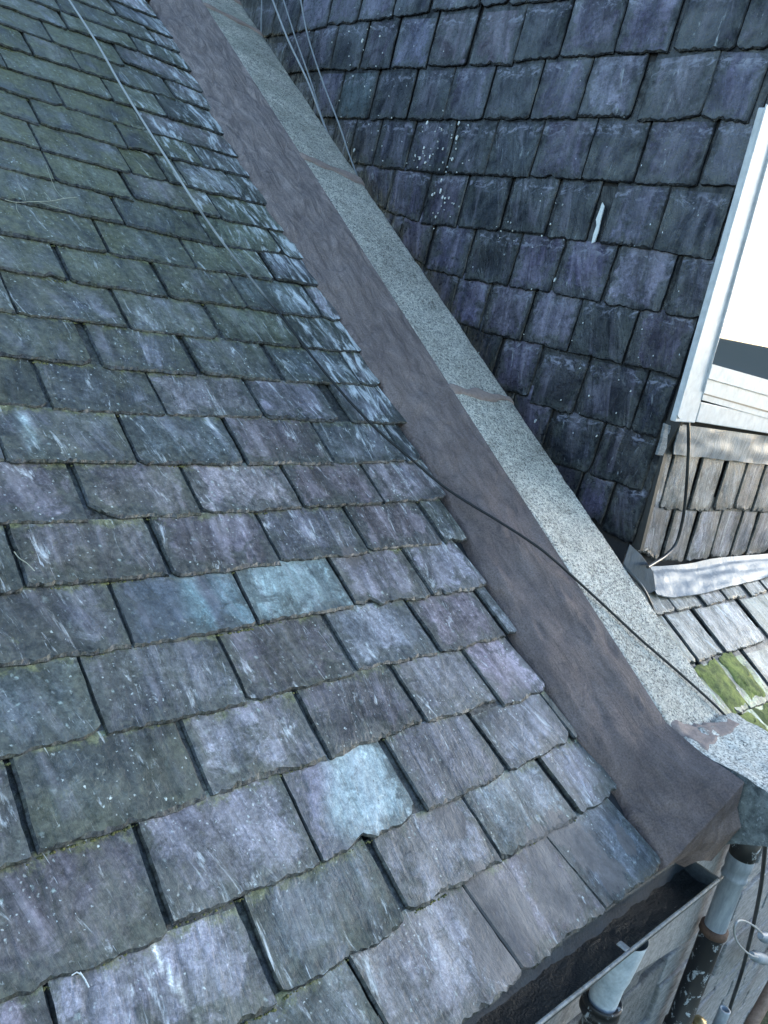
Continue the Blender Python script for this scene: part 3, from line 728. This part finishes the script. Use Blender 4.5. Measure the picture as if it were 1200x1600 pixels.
# white streak of lime on the cheek
mb = MB()
sp = [(941,316),(944,322),(938,345),(935,360),(929,378),(924,380),(927,366),(932,352),(931,343),(936,330)]
mb.prism([on(p, 0, XC - .030) for p in sp], Vector((.006, 0, 0))); mb.build('lime_streak', M_white, dor)
mb = MB()
rs = random.Random(4)
for i in range(120):
    cx, cy, sx, sy = rs.choice([(690, 205, 40, 30), (650, 245, 35, 14), (690, 320, 22, 25), (600, 180, 60, 60), (560, 100, 60, 60), (880, 560, 150, 120), (820, 360, 90, 50), (700, 260, 40, 15)])
    px, py = rs.gauss(cx, sx * .6), rs.gauss(cy, sy * .6)
    q_ = on((px, py), 0, XC - .031); big = rs.random() ** 5; ry = .0014 + .0042 * big; rz = ry * rs.uniform(1.2, 3.2); lean = rs.uniform(-.5, .1)
    mb.prism([q_ + Vector((0, ry * math.cos(a) * (1 + .3 * math.sin(a * 3 + i)) + lean * rz * math.sin(a) * .5, rz * math.sin(a))) for a in [k * math.pi / 5 for k in range(10)]], Vector((.006, 0, 0)))
mb.build('lime_flecks', M_white, dor)['kind'] = 'stuff'
# front slates
fr_f = lambda u, v, h: EYE + Vector((u, YF - h, v))
def fuv(p, h=.016):
    q_ = on(p, 1, YF - h) - EYE; return q_.x, q_.z
FR = {2: [(1011,791,1024,795),(1026,795,1067,796),(1072,796,1105,798),(1111,798,1140,796),(1143,796,1169,797),(1172,799,1215,801),(1218,801,1260,803)],
      3: [(989,857,1025,875),(1029,876,1064,876),(1068,876,1103,872),(1105,871,1133,870),(1137,869,1160,868),(1163,868,1194,863),(1197,862,1230,860),(1233,860,1262,859)]}
fs = Slates()
FT = [(.12, .137, .168), (.10, .118, .148), (.14, .152, .182), (.095, .112, .14), (.145, .145, .17)]
for k in FR:
    for (xl, yl, xr, yr) in FR[k]:
        A = fuv((xl, yl)); B = fuv((xr, yr)); tt = -.0
        fs.slate(fr_f, A, B, .03 + random.uniform(-.04, .04), .0 + random.uniform(-.04, .04), E=.25, L=.33, tint=vary(random.choice(FT), .14), alg=0, pale=.15, t=.010, h0=.028, sl=.05, rough=1.4)
u0 = fuv((1300, 860))[0]
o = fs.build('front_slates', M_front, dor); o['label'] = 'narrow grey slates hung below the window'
# broken corner slates under the window corner
for pts, hh in (([(1040,662),(1045,664),(1042,700),(1036,712),(1027,711),(1034,690)], .03), ([(1048,665),(1055,668),(1051,692),(1046,708),(1042,700),(1044,684)], .012)):
    mb = MB(); mb.prism([on(p, 1, YF - hh) for p in pts], Vector((0, .012, 0))); mb.build('slate_fragment', M_rub, dor, bevel=.002)
# lead sill flashing (wavy, dressed over the slates)
def sheet(tl, tr, bl, br, n=26, m_=10, wav=.006, th=.004, seed=0, off=Vector()):
    G = []
    for i in range(m_ + 1):
        t = i / m_; a = tl.lerp(bl, t); b = tr.lerp(br, t); row = []
        nrm = (tr - tl).cross(bl - tl).normalized()
        for c_ in range(n + 1):
            s_ = c_ / n; p = a.lerp(b, s_)
            row.append(p + nrm * (wav * 1.5 * nz(p.x * 9, t * 2.2, seed) + wav * .4 * nz(p.x * 30, t * 6, seed)) + (bl - tl).normalized() * .006 * nz(s_ * 14, seed) * t)
        G.append(row)
    return G
def thick(G, mb, d):
    mb.grid(G); H = [[p + d for p in r_] for r_ in G]; mb.grid(H)
    for e0, e1 in ((G[0], H[0]), (G[-1], H[-1]), ([r_[0] for r_ in G], [r_[0] for r_ in H]), ([r_[-1] for r_ in G], [r_[-1] for r_ in H])): mb.grid([e0, e1], False)
yl_ = YF - .042
mb = MB(); thick(sheet(on((1063, 663), 1, yl_), on((1262, 690), 1, yl_), on((1053, 710), 1, yl_), on((1262, 733), 1, yl_), wav=.007, seed=2), mb, Vector((0, .005, 0)))
o = mb.build('lead_sill', M_lead, dor); o['label'] = 'pale streaked lead flashing directly under the window'
# apron of lead at the foot, turned from the wall on to the lower roof
mb = MB()
top = [(1010,885),(1040,884),(1080,880),(1112,873),(1150,869),(1200,865),(1262,858)]
midp = [(1012,893),(1045,890),(1080,890),(1112,884),(1150,877),(1200,873),(1262,866)]
low = [(1026,928),(1050,932),(1080,930),(1121,921),(1160,911),(1200,901),(1262,884)]
tp = smooth_path([on(p, 1, YF - .034) for p in top], 5); mp = smooth_path([on(p, 1, YF - .05) for p in midp], 5); lp = smooth_path([roof(p, .045) for p in low], 5)
G = []
for i in range(5): G.append([a.lerp(b, i / 4) for a, b in zip(tp, mp)])
for i in range(1, 13):
    t = i / 12; G.append([a.lerp(b, t) + Nn * (.014 * nz(a.x * 9, t * 2.5, 4) + .007 * nz(a.x * 30, t * 5, 9) + .006 * (1 - t)) for a, b in zip(mp, lp)])
thick(G, mb, Vector((0, .002, -.005))); o = mb.build('lead_apron', M_lead, dor); o['label'] = 'wrinkled pale lead apron between the front slates and the lower roof'
# dark lead soaker at the corner
a_, c_, d_ = on((984, 850), 0, XC - .06), roof((1025, 922), .05), roof((974, 880), .09)
pn = (c_ - a_).cross(d_ - a_).normalized()
def onpl(p):
    r = ray(p); return EYE + r * ((a_ - EYE).dot(pn) / r.dot(pn))
mb = MB(); mb.prism([onpl(p) for p in ((984, 850), (1003, 868), (1021, 893), (1025, 922), (1010, 929), (974, 880))], Vector((.003, .003, -.005)))
o = mb.build('lead_soaker', M_leaddark, dor, bevel=.0015); o['label'] = 'dark blue lead piece at the foot of the dormer corner'

# window: outer frame, sash, glass, all upright at real depth
win = bpy.data.objects.new('window', None); col.objects.link(win); win.parent = dor
YW = YF - .075
win['label'] = 'white framed window reflecting a pale yellow sky'
def wp(p, y=YW): return on(p, 1, y)
def quad(mb, pts, d, y=YW): mb.prism([wp(p, y) for p in pts], Vector((0, d, 0)))
def far(p0, p1, k): return (p0[0] + (p1[0] - p0[0]) * k, p0[1] + (p1[1] - p0[1]) * k)
mb = MB()
quad(mb, [(1055,659), (1195,168), (1225,168), (1086,661)], .025)                       # left post
quad(mb, [(1087.5,659.5), (1260,687), (1275,668), (1096,628)], .03)                        # bottom rail
mb.build('window_frame', M_upvc, win, bevel=.004)
mb = MB()
quad(mb, [(1059,649), (1199,162), (1201,168), (1062,655)], .006, YW - .006)
mb.build('frame_bead', M_upvc, win, bevel=.001)
mb = MB(); quad(mb, [(1096,626),(1100,612),(1227,168),(1420,225),(1300,680),(1290,690)], .01, YW + .034); mb.build('window_gasket', M_gasket, win)
mb = MB()
quad(mb, [(1097,625), (1106,591), (1290,645), (1280,677)], .04, YW - .004)
quad(mb, [(1100.5,613), (1113,567), (1236,160), (1226,160)], .045, YW - .010)
quad(mb, [(1107,591.5), (1113,569), (1300,622), (1292,645)], .045, YW - .012)
mb.build('window_sash', M_upvc, win, bevel=.003)
mb = MB(); quad(mb, [(1100,616.5), (1101,614.5), (1290,667), (1289,670)], .01, YW - .0055); mb.build('gasket_line', M_gasket, win)
mb = MB(); quad(mb, [(1108,575), (1232,165), (1420,225), (1300,640)], .006, YW + .012)
g = mb.build('glass', M_glass, win)

# ================================================================== lower roof on the right
nb = empty('slate_roof', rp(3.8, .3), 'small lower roof of pale mossy slates on the far side of the granite coping', 'roof')
mb = MB(); mb.prism([rp(SKR + .0, -.12, -.03), rp(7, -.12, -.03), rp(7, 1.0, -.03), rp(SKR + .0, 1.0, -.03)], Nn * .027); mb.build('roof_deck', M_under, nb)
NB = [[(1024,963,1055,956),(1057,956,1096,948),(1104,948,1134,939),(1137,938,1166,933),(1174,933,1198,926),(1201,926,1230,918)],
      [(1060,1045,1088,1036),(1092,1035,1128,1022),(1136,1021,1197,1002),(1204,1000,1250,985)],
      [(1100,1140,1148,1124),(1152,1117,1170,1109),(1172,1108,1212,1094),(1218,1092,1280,1070)],
      [(1150,1215,1205,1190),(1211,1188,1250,1168),(1256,1165,1310,1140)]]
ns = Slates()
NT_ = [(.15, .15, .125), (.175, .165, .15), (.17, .155, .15), (.135, .14, .11)]
for k, row in enumerate(NB):
    for (xl, yl, xr, yr) in row:
        A = ruv((xl, yl), .02); B = ruv((xr, yr), .02)
        mossy = 1.0 if (k >= 2 and xl < 1213) else .3
        ns.slate(fr_roof, A, B, -.02, -.02, E=.17 if k == 0 else .235, L=.2 if k == 0 else .36, tint=vary(random.choice(NT_)) if mossy < 1 else (.20, .25, .07), alg=mossy * .3, pale=.3, t=.011, h0=.028, rough=.8)
        last = B
    u = B[0] + .01; v_ = B[1]
    while u < 6.8:
        w_ = random.uniform(.16, .3); ns.slate(fr_roof, (u, v_), (u + w_, v_), 0, 0, L=.2 if k == 0 else .36, tint=vary(random.choice(NT_)), alg=.3, pale=.3, t=.011, h0=.028, nx=8, ny=6); u += w_ + .008
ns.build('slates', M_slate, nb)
# bright moss on the valley side
def moss_mat():
    q = NT('bright_moss'); p = q.coord(); a = q.noise(p, 14, 6, .7); b_ = q.noise(p, 90, 5, .7)
    c = q.mix(q.rng(a, .4, .62), (.11, .125, .04), (.30, .32, .085)); c = q.mul(c, q.rng(b_, .3, .7, .7, 1.25))
    return q.done(c, .95, q.bump(b_, .8, .006))
M_moss = moss_mat()
def moss(pxs, h):
    n_ = 14; a, b, c, d = [ruv(p, h) for p in pxs]; G = []
    for i in range(n_ + 1):
        row = []
        for j in range(n_ + 1):
            s_, t = i / n_, j / n_; u = lerp(lerp(a[0], b[0], s_), lerp(d[0], c[0], s_), t); v = lerp(lerp(a[1], b[1], s_), lerp(d[1], c[1], s_), t)
            ed_ = min(s_, 1 - s_, t, 1 - t)
            e = ed_ * 4
            row.append(rp(u + .03 * nz(u * 16, v * 16) + .014 * nz(u * 50, v * 50), v + .03 * nz(u * 16 + 5, v * 16) + .014 * nz(u * 50, v * 50 + 7), h - .012 + .012 * min(1, e) + .002 * nz(u * 50, v * 50)))
        G.append(row)
    mb = MB(); mb.grid(G); return mb.build('moss', M_moss, nb)

moss([(1086,1042),(1122,1030),(1176,1102),(1148,1116)], .033)
moss([(1128,1026),(1150,1020),(1210,1092),(1178,1101)], .033)
moss([(1146,1122),(1176,1110),(1225,1160),(1185,1178)], .033)
moss([(1180,1108),(1215,1096),(1270,1150),(1232,1165)], .033)

# ================================================================== wall, gutter and pipes under the eaves
wall = empty('stone_wall', EYE + Vector((3, .8, -3.9)), 'rough grey stone and concrete wall below the black gutter, behind the downpipes', 'wall')
YW0 = .748
mb = MB(); mb.box(EYE + Vector((-2, YW0 + .04, -ZC)), EYE + Vector((9, YW0 + .4, -1.62))); mb.build('joint_backing', M_gap, wall)
mb = MB()
bandpts = [on(p, 1, YW0) for p in ((945,1552),(1080,1468),(1112,1440))]
mb.prism([EYE + Vector((-1.5, YW0, -1.50)), EYE + Vector((3.12, YW0, -1.50)), EYE + Vector((3.35, YW0, -1.62)), EYE + Vector((3.30, YW0, -2.10)), bandpts[1], bandpts[0], EYE + Vector((-1.5, YW0, -1.95))], Vector((0, .08, 0)))
mb.build('eaves_band', M_conc, wall, bevel=.006)
def block(x0, x1, z0, z1, y, mat, bm_mb):
    j = lambda: random.uniform(-.012, .012)
    pts = [Vector((x0 + j(), y, z0 + j())), Vector(((x0 + x1) / 2, y, z0 + j())), Vector((x1 + j(), y, z0 + j())), Vector((x1 + j(), y, (z0 + z1) / 2)), Vector((x1 + j(), y, z1 + j())), Vector(((x0 + x1) / 2, y, z1 + j())), Vector((x0 + j(), y, z1 + j())), Vector((x0 + j(), y, (z0 + z1) / 2))]
    bm_mb.prism([EYE + p for p in pts], Vector((0, .07, 0)))
ma, mb2 = MB(), MB()
z = -2.02
while z > -ZC - .05:
    hgt = random.uniform(.10, .2); x = -1.5
    while x < 8.5:
        w_ = random.uniform(.25, .75) * (1 if x < 3.3 else 1.2)
        tgt = mb2 if x + w_ / 2 < 3.15 else ma
        block(x, x + w_ - .014, z - hgt + .012, z, YW0 + .012 + random.uniform(-.012, .012), None, tgt); x += w_
    z -= hgt
z = -1.55
while z > -2.0:
    hgt = random.uniform(.12, .17); x = 3.38
    while x < 8.5:
        w_ = random.uniform(.3, .8); block(x, x + w_ - .014, z - hgt + .012, z, YW0 + .012 + random.uniform(-.012, .012), None, ma); x += w_
    z -= hgt
ma.build('rubble', M_rub, wall, bevel=.008); mb2.build('rubble', M_rubd, wall, bevel=.008)['label'] = 'darker rubble left of the black downpipe'

gut = empty('rain_gutter', EYE + Vector((1.8, .66, -1.56)), 'black half round gutter with a pale worn lip along the large roof', 'gutter')
GY, GZ, GR = .664, -1.492, .062
mb = MB(); G = []
for i in range(90):
    x = lerp(-1.2, 2.60, i / 89); row = []
    for k in range(15):
        a = math.pi + math.pi * k / 14; row.append(EYE + Vector((x, GY + GR * math.cos(a), GZ + GR * math.sin(a) * 1.05)))
    for k in range(15):
        a = 2 * math.pi - math.pi * k / 14; row.append(EYE + Vector((x, GY + (GR + .005) * math.cos(a), GZ + (GR + .005) * math.sin(a) * 1.05 + .0003)))
    row.append(row[0]); G.append(row)
mb.grid(G); mb.build('trough', M_gut, gut)
mb = MB(); pts = []
for i in range(60):
    x = lerp(-1.2, 2.56, i / 59); pts.append(EYE + Vector((x, GY - GR - .003 + .0015 * nz(x * 4, 1), GZ + .002 + .0015 * nz(x * 6, 3))))
mb.tube(pts, .0052, 8); mb.build('gutter_lip', M_rim, gut)
mb = MB(); G = []
for i in range(140):
    x = lerp(-1.2, 2.57, i / 139); row = []
    for k in range(11):
        t = k / 10 * 2 - 1; y = GY + t * .05; row.append(EYE + Vector((x, y, GZ - .050 + .008 * nz(x * 14, y * 30) + .006 * nz(x * 45, y * 70) + .006 * t * t)))
    G.append(row)
mb.grid(G); mb.build('silt', M_debris, gut)
mb = MB(); mb.prism([EYE + Vector((2.575, GY + (GR - .001) * math.cos(math.pi + math.pi * k / 12), GZ + (GR - .001) * math.sin(math.pi + math.pi * k / 12) * 1.05)) for k in range(13)], Vector((.006, 0, 0))); mb.build('stop_end', M_gut, gut)
# bracket clip on the inside of the lip
bx = on((985, 1478), 1, GY - GR)
mb = MB(); mb.box(bx + Vector((-.02, .0, -.012)), bx + Vector((.005, .03, -.008))); mb.build('bracket', M_rim, gut, bevel=.002)

dp1 = empty('downpipe', on((930, 1575), 1, GY), 'pale plastic gutter outlet in a black ribbed socket, bottom edge below the gutter lip', 'downpipe', 'downpipes under the eaves')
ox = on((965, 1500), 1, GY - .0).x
oxc = (on((978, 1492), 1, GY).x + on((925, 1580), 1, GY).x) / 2; oz = lambda py, px: on((px, py), 1, GY).z
print('outlet x', on((978, 1492), 1, GY), on((925, 1580), 1, GY))
b = (oxc, EYE.y + GY); zt = ZC + GZ - GR; zb = on((925, 1578), 1, GY).z
mb = MB(); mb.lathe(b, [(.062, zt), (.060, zt - .03), (.052, lerp(zt, zb, .55)), (.045, lerp(zt, zb, .7)), (.043, zb)], 32); mb.build('outlet', M_pvcpale, dp1)
mb = MB(); mb.lathe(b, [(.043, zb), (.056, zb + .012), (.060, zb + .004), (.058, zb - .01), (.054, zb - .014), (.060, zb - .022), (.060, zb - .036), (.050, zb - .05), (.040, zb - .06), (.040, .02)], 32); mb.build('socket', M_peel, dp1)

PY = .686
xa = on((1156, 1345), 1, PY); xb = on((1082, 1540), 1, PY); print('pipe', xa, xb)
dp2 = empty('downpipe', Vector((xa.x, PY, 0)), 'grey plastic downpipe fitted into a peeling black iron pipe right of the gutter end', 'downpipe', 'downpipes under the eaves')
ztop = on((1160, 1328), 1, PY).z; zring = on((1105, 1462), 1, PY).z
slx = (xb.x - xa.x) / (xb.z - xa.z)
def leanpipe(prof, mat, nm, n=32):
    mb = MB(); vs = [Vector((xa.x + (z - xa.z) * slx + r * math.cos(2 * math.pi * k / n), PY + r * math.sin(2 * math.pi * k / n), z)) for r, z in prof for k in range(n)]
    fs = [(i * n + k, i * n + (k + 1) % n, (i + 1) * n + (k + 1) % n, (i + 1) * n + k) for i in range(len(prof) - 1) for k in range(n)]
    mb.add(vs, fs, True); return mb.build(nm, mat, dp2)
r0 = .043
leanpipe([(.040, ztop + .08), (.050, ztop + .078), (.052, ztop + .0), (.049, ztop - .035), (.044, ztop - .04)], M_peel, 'top_socket')
leanpipe([(.046, ztop - .03), (.050, ztop - .042), (.050, ztop - .085), (.0465, ztop - .09), (.0465, ztop - .12), (.050, ztop - .125), (.050, ztop - .135), (r0, ztop - .145), (r0, zring)], M_pvc, 'plastic_pipe')
leanpipe([(r0, zring + .02), (.054, zring + .018), (.055, zring - .012), (.046, zring - .02)], M_rust, 'rust_ring')
leanpipe([(.047, zring - .01), (.047, zring - .5), (.054, zring - .505), (.054, zring - .58), (.047, zring - .585), (.047, .02)], M_peel, 'iron_pipe')

# ================================================================== cables and small fittings
def cable(name, pts, r, mat, label, n=6, parent=None):
    P_ = smooth_path(pts, n); o_ = empty(name, P_[0], label, 'cable') if False else None
    mb = MB(); mb.tube(P_, r, 8); ob = mb.build(name, mat); tag(ob, label, 'cable', 'thin wires hanging before the dark hung slates' if 'wire' in label else None); return ob
cp = [((100,-12),.036),((108,0),.034),((150,65),.034),((190,135),.034),((230,200),.034),((265,255),.034),((300,310),.034),((340,368),.034),((380,420),.034),((415,464),.034),((450,507),.034),((490,560),.034),((540,620),.036),((590,672),.036),((640,715),.040),((700,765),.075),((780,815),.13),((822,842),.16),((860,870),.178),((930,933),.172),((1000,998),.172),((1060,1050),.172),((1110,1095),.172),((1135,1120),.172)]
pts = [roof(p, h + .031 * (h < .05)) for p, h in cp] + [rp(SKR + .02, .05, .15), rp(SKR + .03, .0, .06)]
cable('cable', pts, .0052, M_cablelit, 'long black cable slung across the slates, over the cement and down the granite coping')
# the pale upper stretch of this run is highlight put into its colour
for k_, (a, b_, px) in enumerate([(0, 0, 0)][:0]): pass
def xs(p, x): return on(p, 0, x)
cable('cable', [xs((410,-30), 3.10), xs((409,0), 3.10), xs((408,45), 3.10), xs((407, 110), 3.10)], .0045, M_cablep, 'short upright wire at the top edge, leftmost of the thin wires before the dark slates', 3)
cable('cable', [xs((414,-30), 3.08), xs((426,0), 3.08), xs((450,62), 3.08), xs((480,125), 3.08), xs((500,178), 3.08), xs((520, 230), 3.06)], .006, M_cableg, 'pale grey wire, brightest of the thin wires before the dark slates', 4)
cable('cable', [xs((434,-30), 3.10), xs((443,0), 3.10), xs((462,60), 3.10), xs((485,125), 3.10), xs((502,180), 3.10), xs((520, 235), 3.10)], .0045, M_cablep, 'dull wire between the pale grey wire and the rightmost wire', 4)
cable('cable', [xs((466,-30), 3.10), xs((470,0), 3.10), xs((482,60), 3.10), xs((505,130), 3.10), xs((530,195), 3.10), xs((545,240), 3.10), xs((560, 280), 3.10)], .005, M_cablep, 'rightmost of the thin wires hanging before the dark slates', 4)
yc = YF - .065
cable('cable', [on((1075,655), 1, yc), on((1076,690), 1, yc), on((1074,740), 1, yc + .01), on((1070,790), 1, yc + .01), on((1065,820), 1, yc + .01), on((1056,850), 1, yc + .01), on((1040,868), 1, yc), on((1025,878), 1, yc - .02), on((1012,886), 1, yc - .04)], .0075, M_cable, 'dark cable dropping from the window corner over the narrow grey slates')
cable('cable', [rp(SKR - .01, *ruv((972,882), .15)[1:], .15), roof((985,895), .165), roof((1000,912), .165), roof((1010,928), .15), roof((1018,946), .12), roof((1022, 960), .08)], .006, M_cable, 'short black cable curling at the far edge of the granite coping by the dark lead')
cable('cable', [on((1197,1300), 1, .66), on((1194,1340), 1, .66), on((1188,1390), 1, .66), on((1176,1450), 1, .66), on((1160,1515), 1, .66), on((1142,1570), 1, .66), on((1139, 1585), 1, .66)], .0085, M_cable, 'thick black cable falling beside the iron downpipe into a grey conduit', 5)
# grey open conduit
c0 = on((1133, 1577), 1, .66); cz = c0.z
cd = empty('conduit', Vector((c0.x, c0.y, 0)), 'short grey plastic conduit with an open top, bottom right corner, taking in the black cable', 'conduit')
mb = MB(); mb.lathe((c0.x, c0.y), [(.0, cz - .03), (.018, cz - .03), (.018, cz), (.026, cz), (.027, cz - .006), (.027, cz - .02), (.026, cz - .3)], 24); mb.build('conduit_body', M_pvc, cd)
b0 = on((1093, 1597), 1, .69); bt = empty('brass_tap', b0, 'tarnished brass fitting at the bottom edge between the black pipe and the grey conduit', 'fitting')
mb = MB(); mb.lathe((b0.x, b0.y), [(.0, b0.z + .02), (.012, b0.z + .02), (.016, b0.z + .014), (.03, b0.z + .012), (.033, b0.z), (.022, b0.z - .006), (.02, b0.z - .05), (0, b0.z - .05)], 8); mb.build('cap', M_brass, bt)
mb = MB(); mb.tube([b0 + Vector((0, 0, -.03)), b0 + Vector((0, .08, -.03))], .012, 10); mb.build('stem', M_brass, bt)
# wire loop and grey clamp
lf = empty('cable_clamp', on((1190, 1475), 1, .67), 'pair of grey plastic cable glands at the right edge, joined by a thin wire loop', 'fitting')
mb = MB(); mb.tube(smooth_path([on(p, 1, .64) for p in [(1190,1458),(1178,1447),(1163,1439),(1152,1440),(1147,1452),(1150,1468),(1160,1482),(1174,1493),(1184,1496)]], 6), .0045, 8); mb.build('wire_loop', M_cableg, lf)
def gland(p0, p1, r):
    a = on(p0, 1, .66); b_ = on(p1, 1, .66); d = (b_ - a); mb = MB()
    mb.tube([a, a + d * .12, a + d * .13, a + d * .45, a + d * .46, a + d], [r * .55, r * .8, r, r, r * .85, r * .85], 12); mb.build('gland', M_pvc, lf)
gland((1174, 1492), (1214, 1506), .027); gland((1188, 1462), (1222, 1475), .026)
# rusty edge at the foot of the wall
pe = empty('iron_rail', on((1175, 1600), 1, .6), 'rusty brown rail running along the foot of the stone wall, bottom right corner', 'rail')
mb = MB(); a = on((1168, 1612), 1, .66); b_ = on((1203, 1549), 1, .66); d = b_ - a
mb.tube([a - d * 1.5, a, b_, b_ + d * 2], .035, 12); mb.build('rail_bar', M_brown, pe)
# dry stalk on the upper slates
sk_ = empty('dry_stalk', roof((20, 318), .04), 'thin dry stalk with side twigs lying on the mossy slates near the left edge', 'stalk')
mb = MB(); H_ = .056
mb.tube(smooth_path([roof(p, H_ + .004 * (i % 2)) for i, p in enumerate([(8,312),(25,316),(50,315),(80,314),(100,310),(121,308)])], 4), .0013, 5)
mb.build('stem', M_stalk, sk_)
for tw in ([(25,316),(26,326),(30,333)], [(40,313),(36,300),(27,286)], [(80,314),(74,306),(69,300)], [(100,310),(88,298),(80,280),(72,258)], [(60, 315), (85, 323), (110, 331)]):
    mb = MB(); mb.tube(smooth_path([roof(p, H_) for p in tw], 4), .0008, 5); mb.build('twig', M_stalk, sk_)
st2 = MB(); st2.tube(smooth_path([roof(p, .054) for p in [(22,862),(30,872),(42,880),(54,892)]], 4), .0012, 5); ob = st2.build('dry_stalk', M_stalk); tag(ob, 'single short straw caught in a slate joint at the left edge', 'stalk')
lfs = MB()
lfs.tube([roof(p, .05) for p in [(112,1524),(120,1519),(128,1523)]], .0012, 5); lfs.tube([roof(p, .05) for p in [(125,1519),(133,1531),(139,1543)]], .0014, 5)
ob = lfs.build('bird_dropping', M_white); tag(ob, 'small white splash on the slate joint at the bottom left', 'dropping')

# ================================================================== ground and what the window mirrors
mb = MB(); mb.add([Vector((-400, -400, 0)), Vector((400, -400, 0)), Vector((400, 400, 0)), Vector((-400, 400, 0))], [(0, 1, 2, 3)])
g = mb.build('ground', M_ground); g['kind'] = 'structure'

hs = empty('house', Vector((30, -22, 0)), 'distant house with a dark roof, seen only mirrored in the lower edge of the window', 'house')
M_hw = simple('rendered_wall', (.28, .27, .25), (.36, .35, .33), 1, .9); M_hr = simple('dark_roof', (.04, .045, .055), (.08, .085, .10), 1, .8)
def house(x, y, w_, d_, h_, r_):
    mb = MB(); mb.box((x, y, 0), (x + w_, y + d_, h_)); mb.build('wall', M_hw, hs)
    mb = MB(); mb.prism([Vector((x - .3, y - .3, h_)), Vector((x + w_ + .3, y - .3, h_)), Vector((x + w_ / 2, y - .3, h_ + r_))], Vector((0, d_ + .6, 0))); o_ = mb.build('roof', M_hr, hs)
    mb = MB(); mb.box((x + 1, y + d_ / 2 - .4, h_ + r_ - .8), (x + 2.2, y + d_ / 2 + .4, h_ + r_ + 1)); mb.build('chimney', M_hw, o_)
house(34, -30, 9, 24, 3.9, 2.5); house(40, -46, 9, 15, 4.2, 2.9)
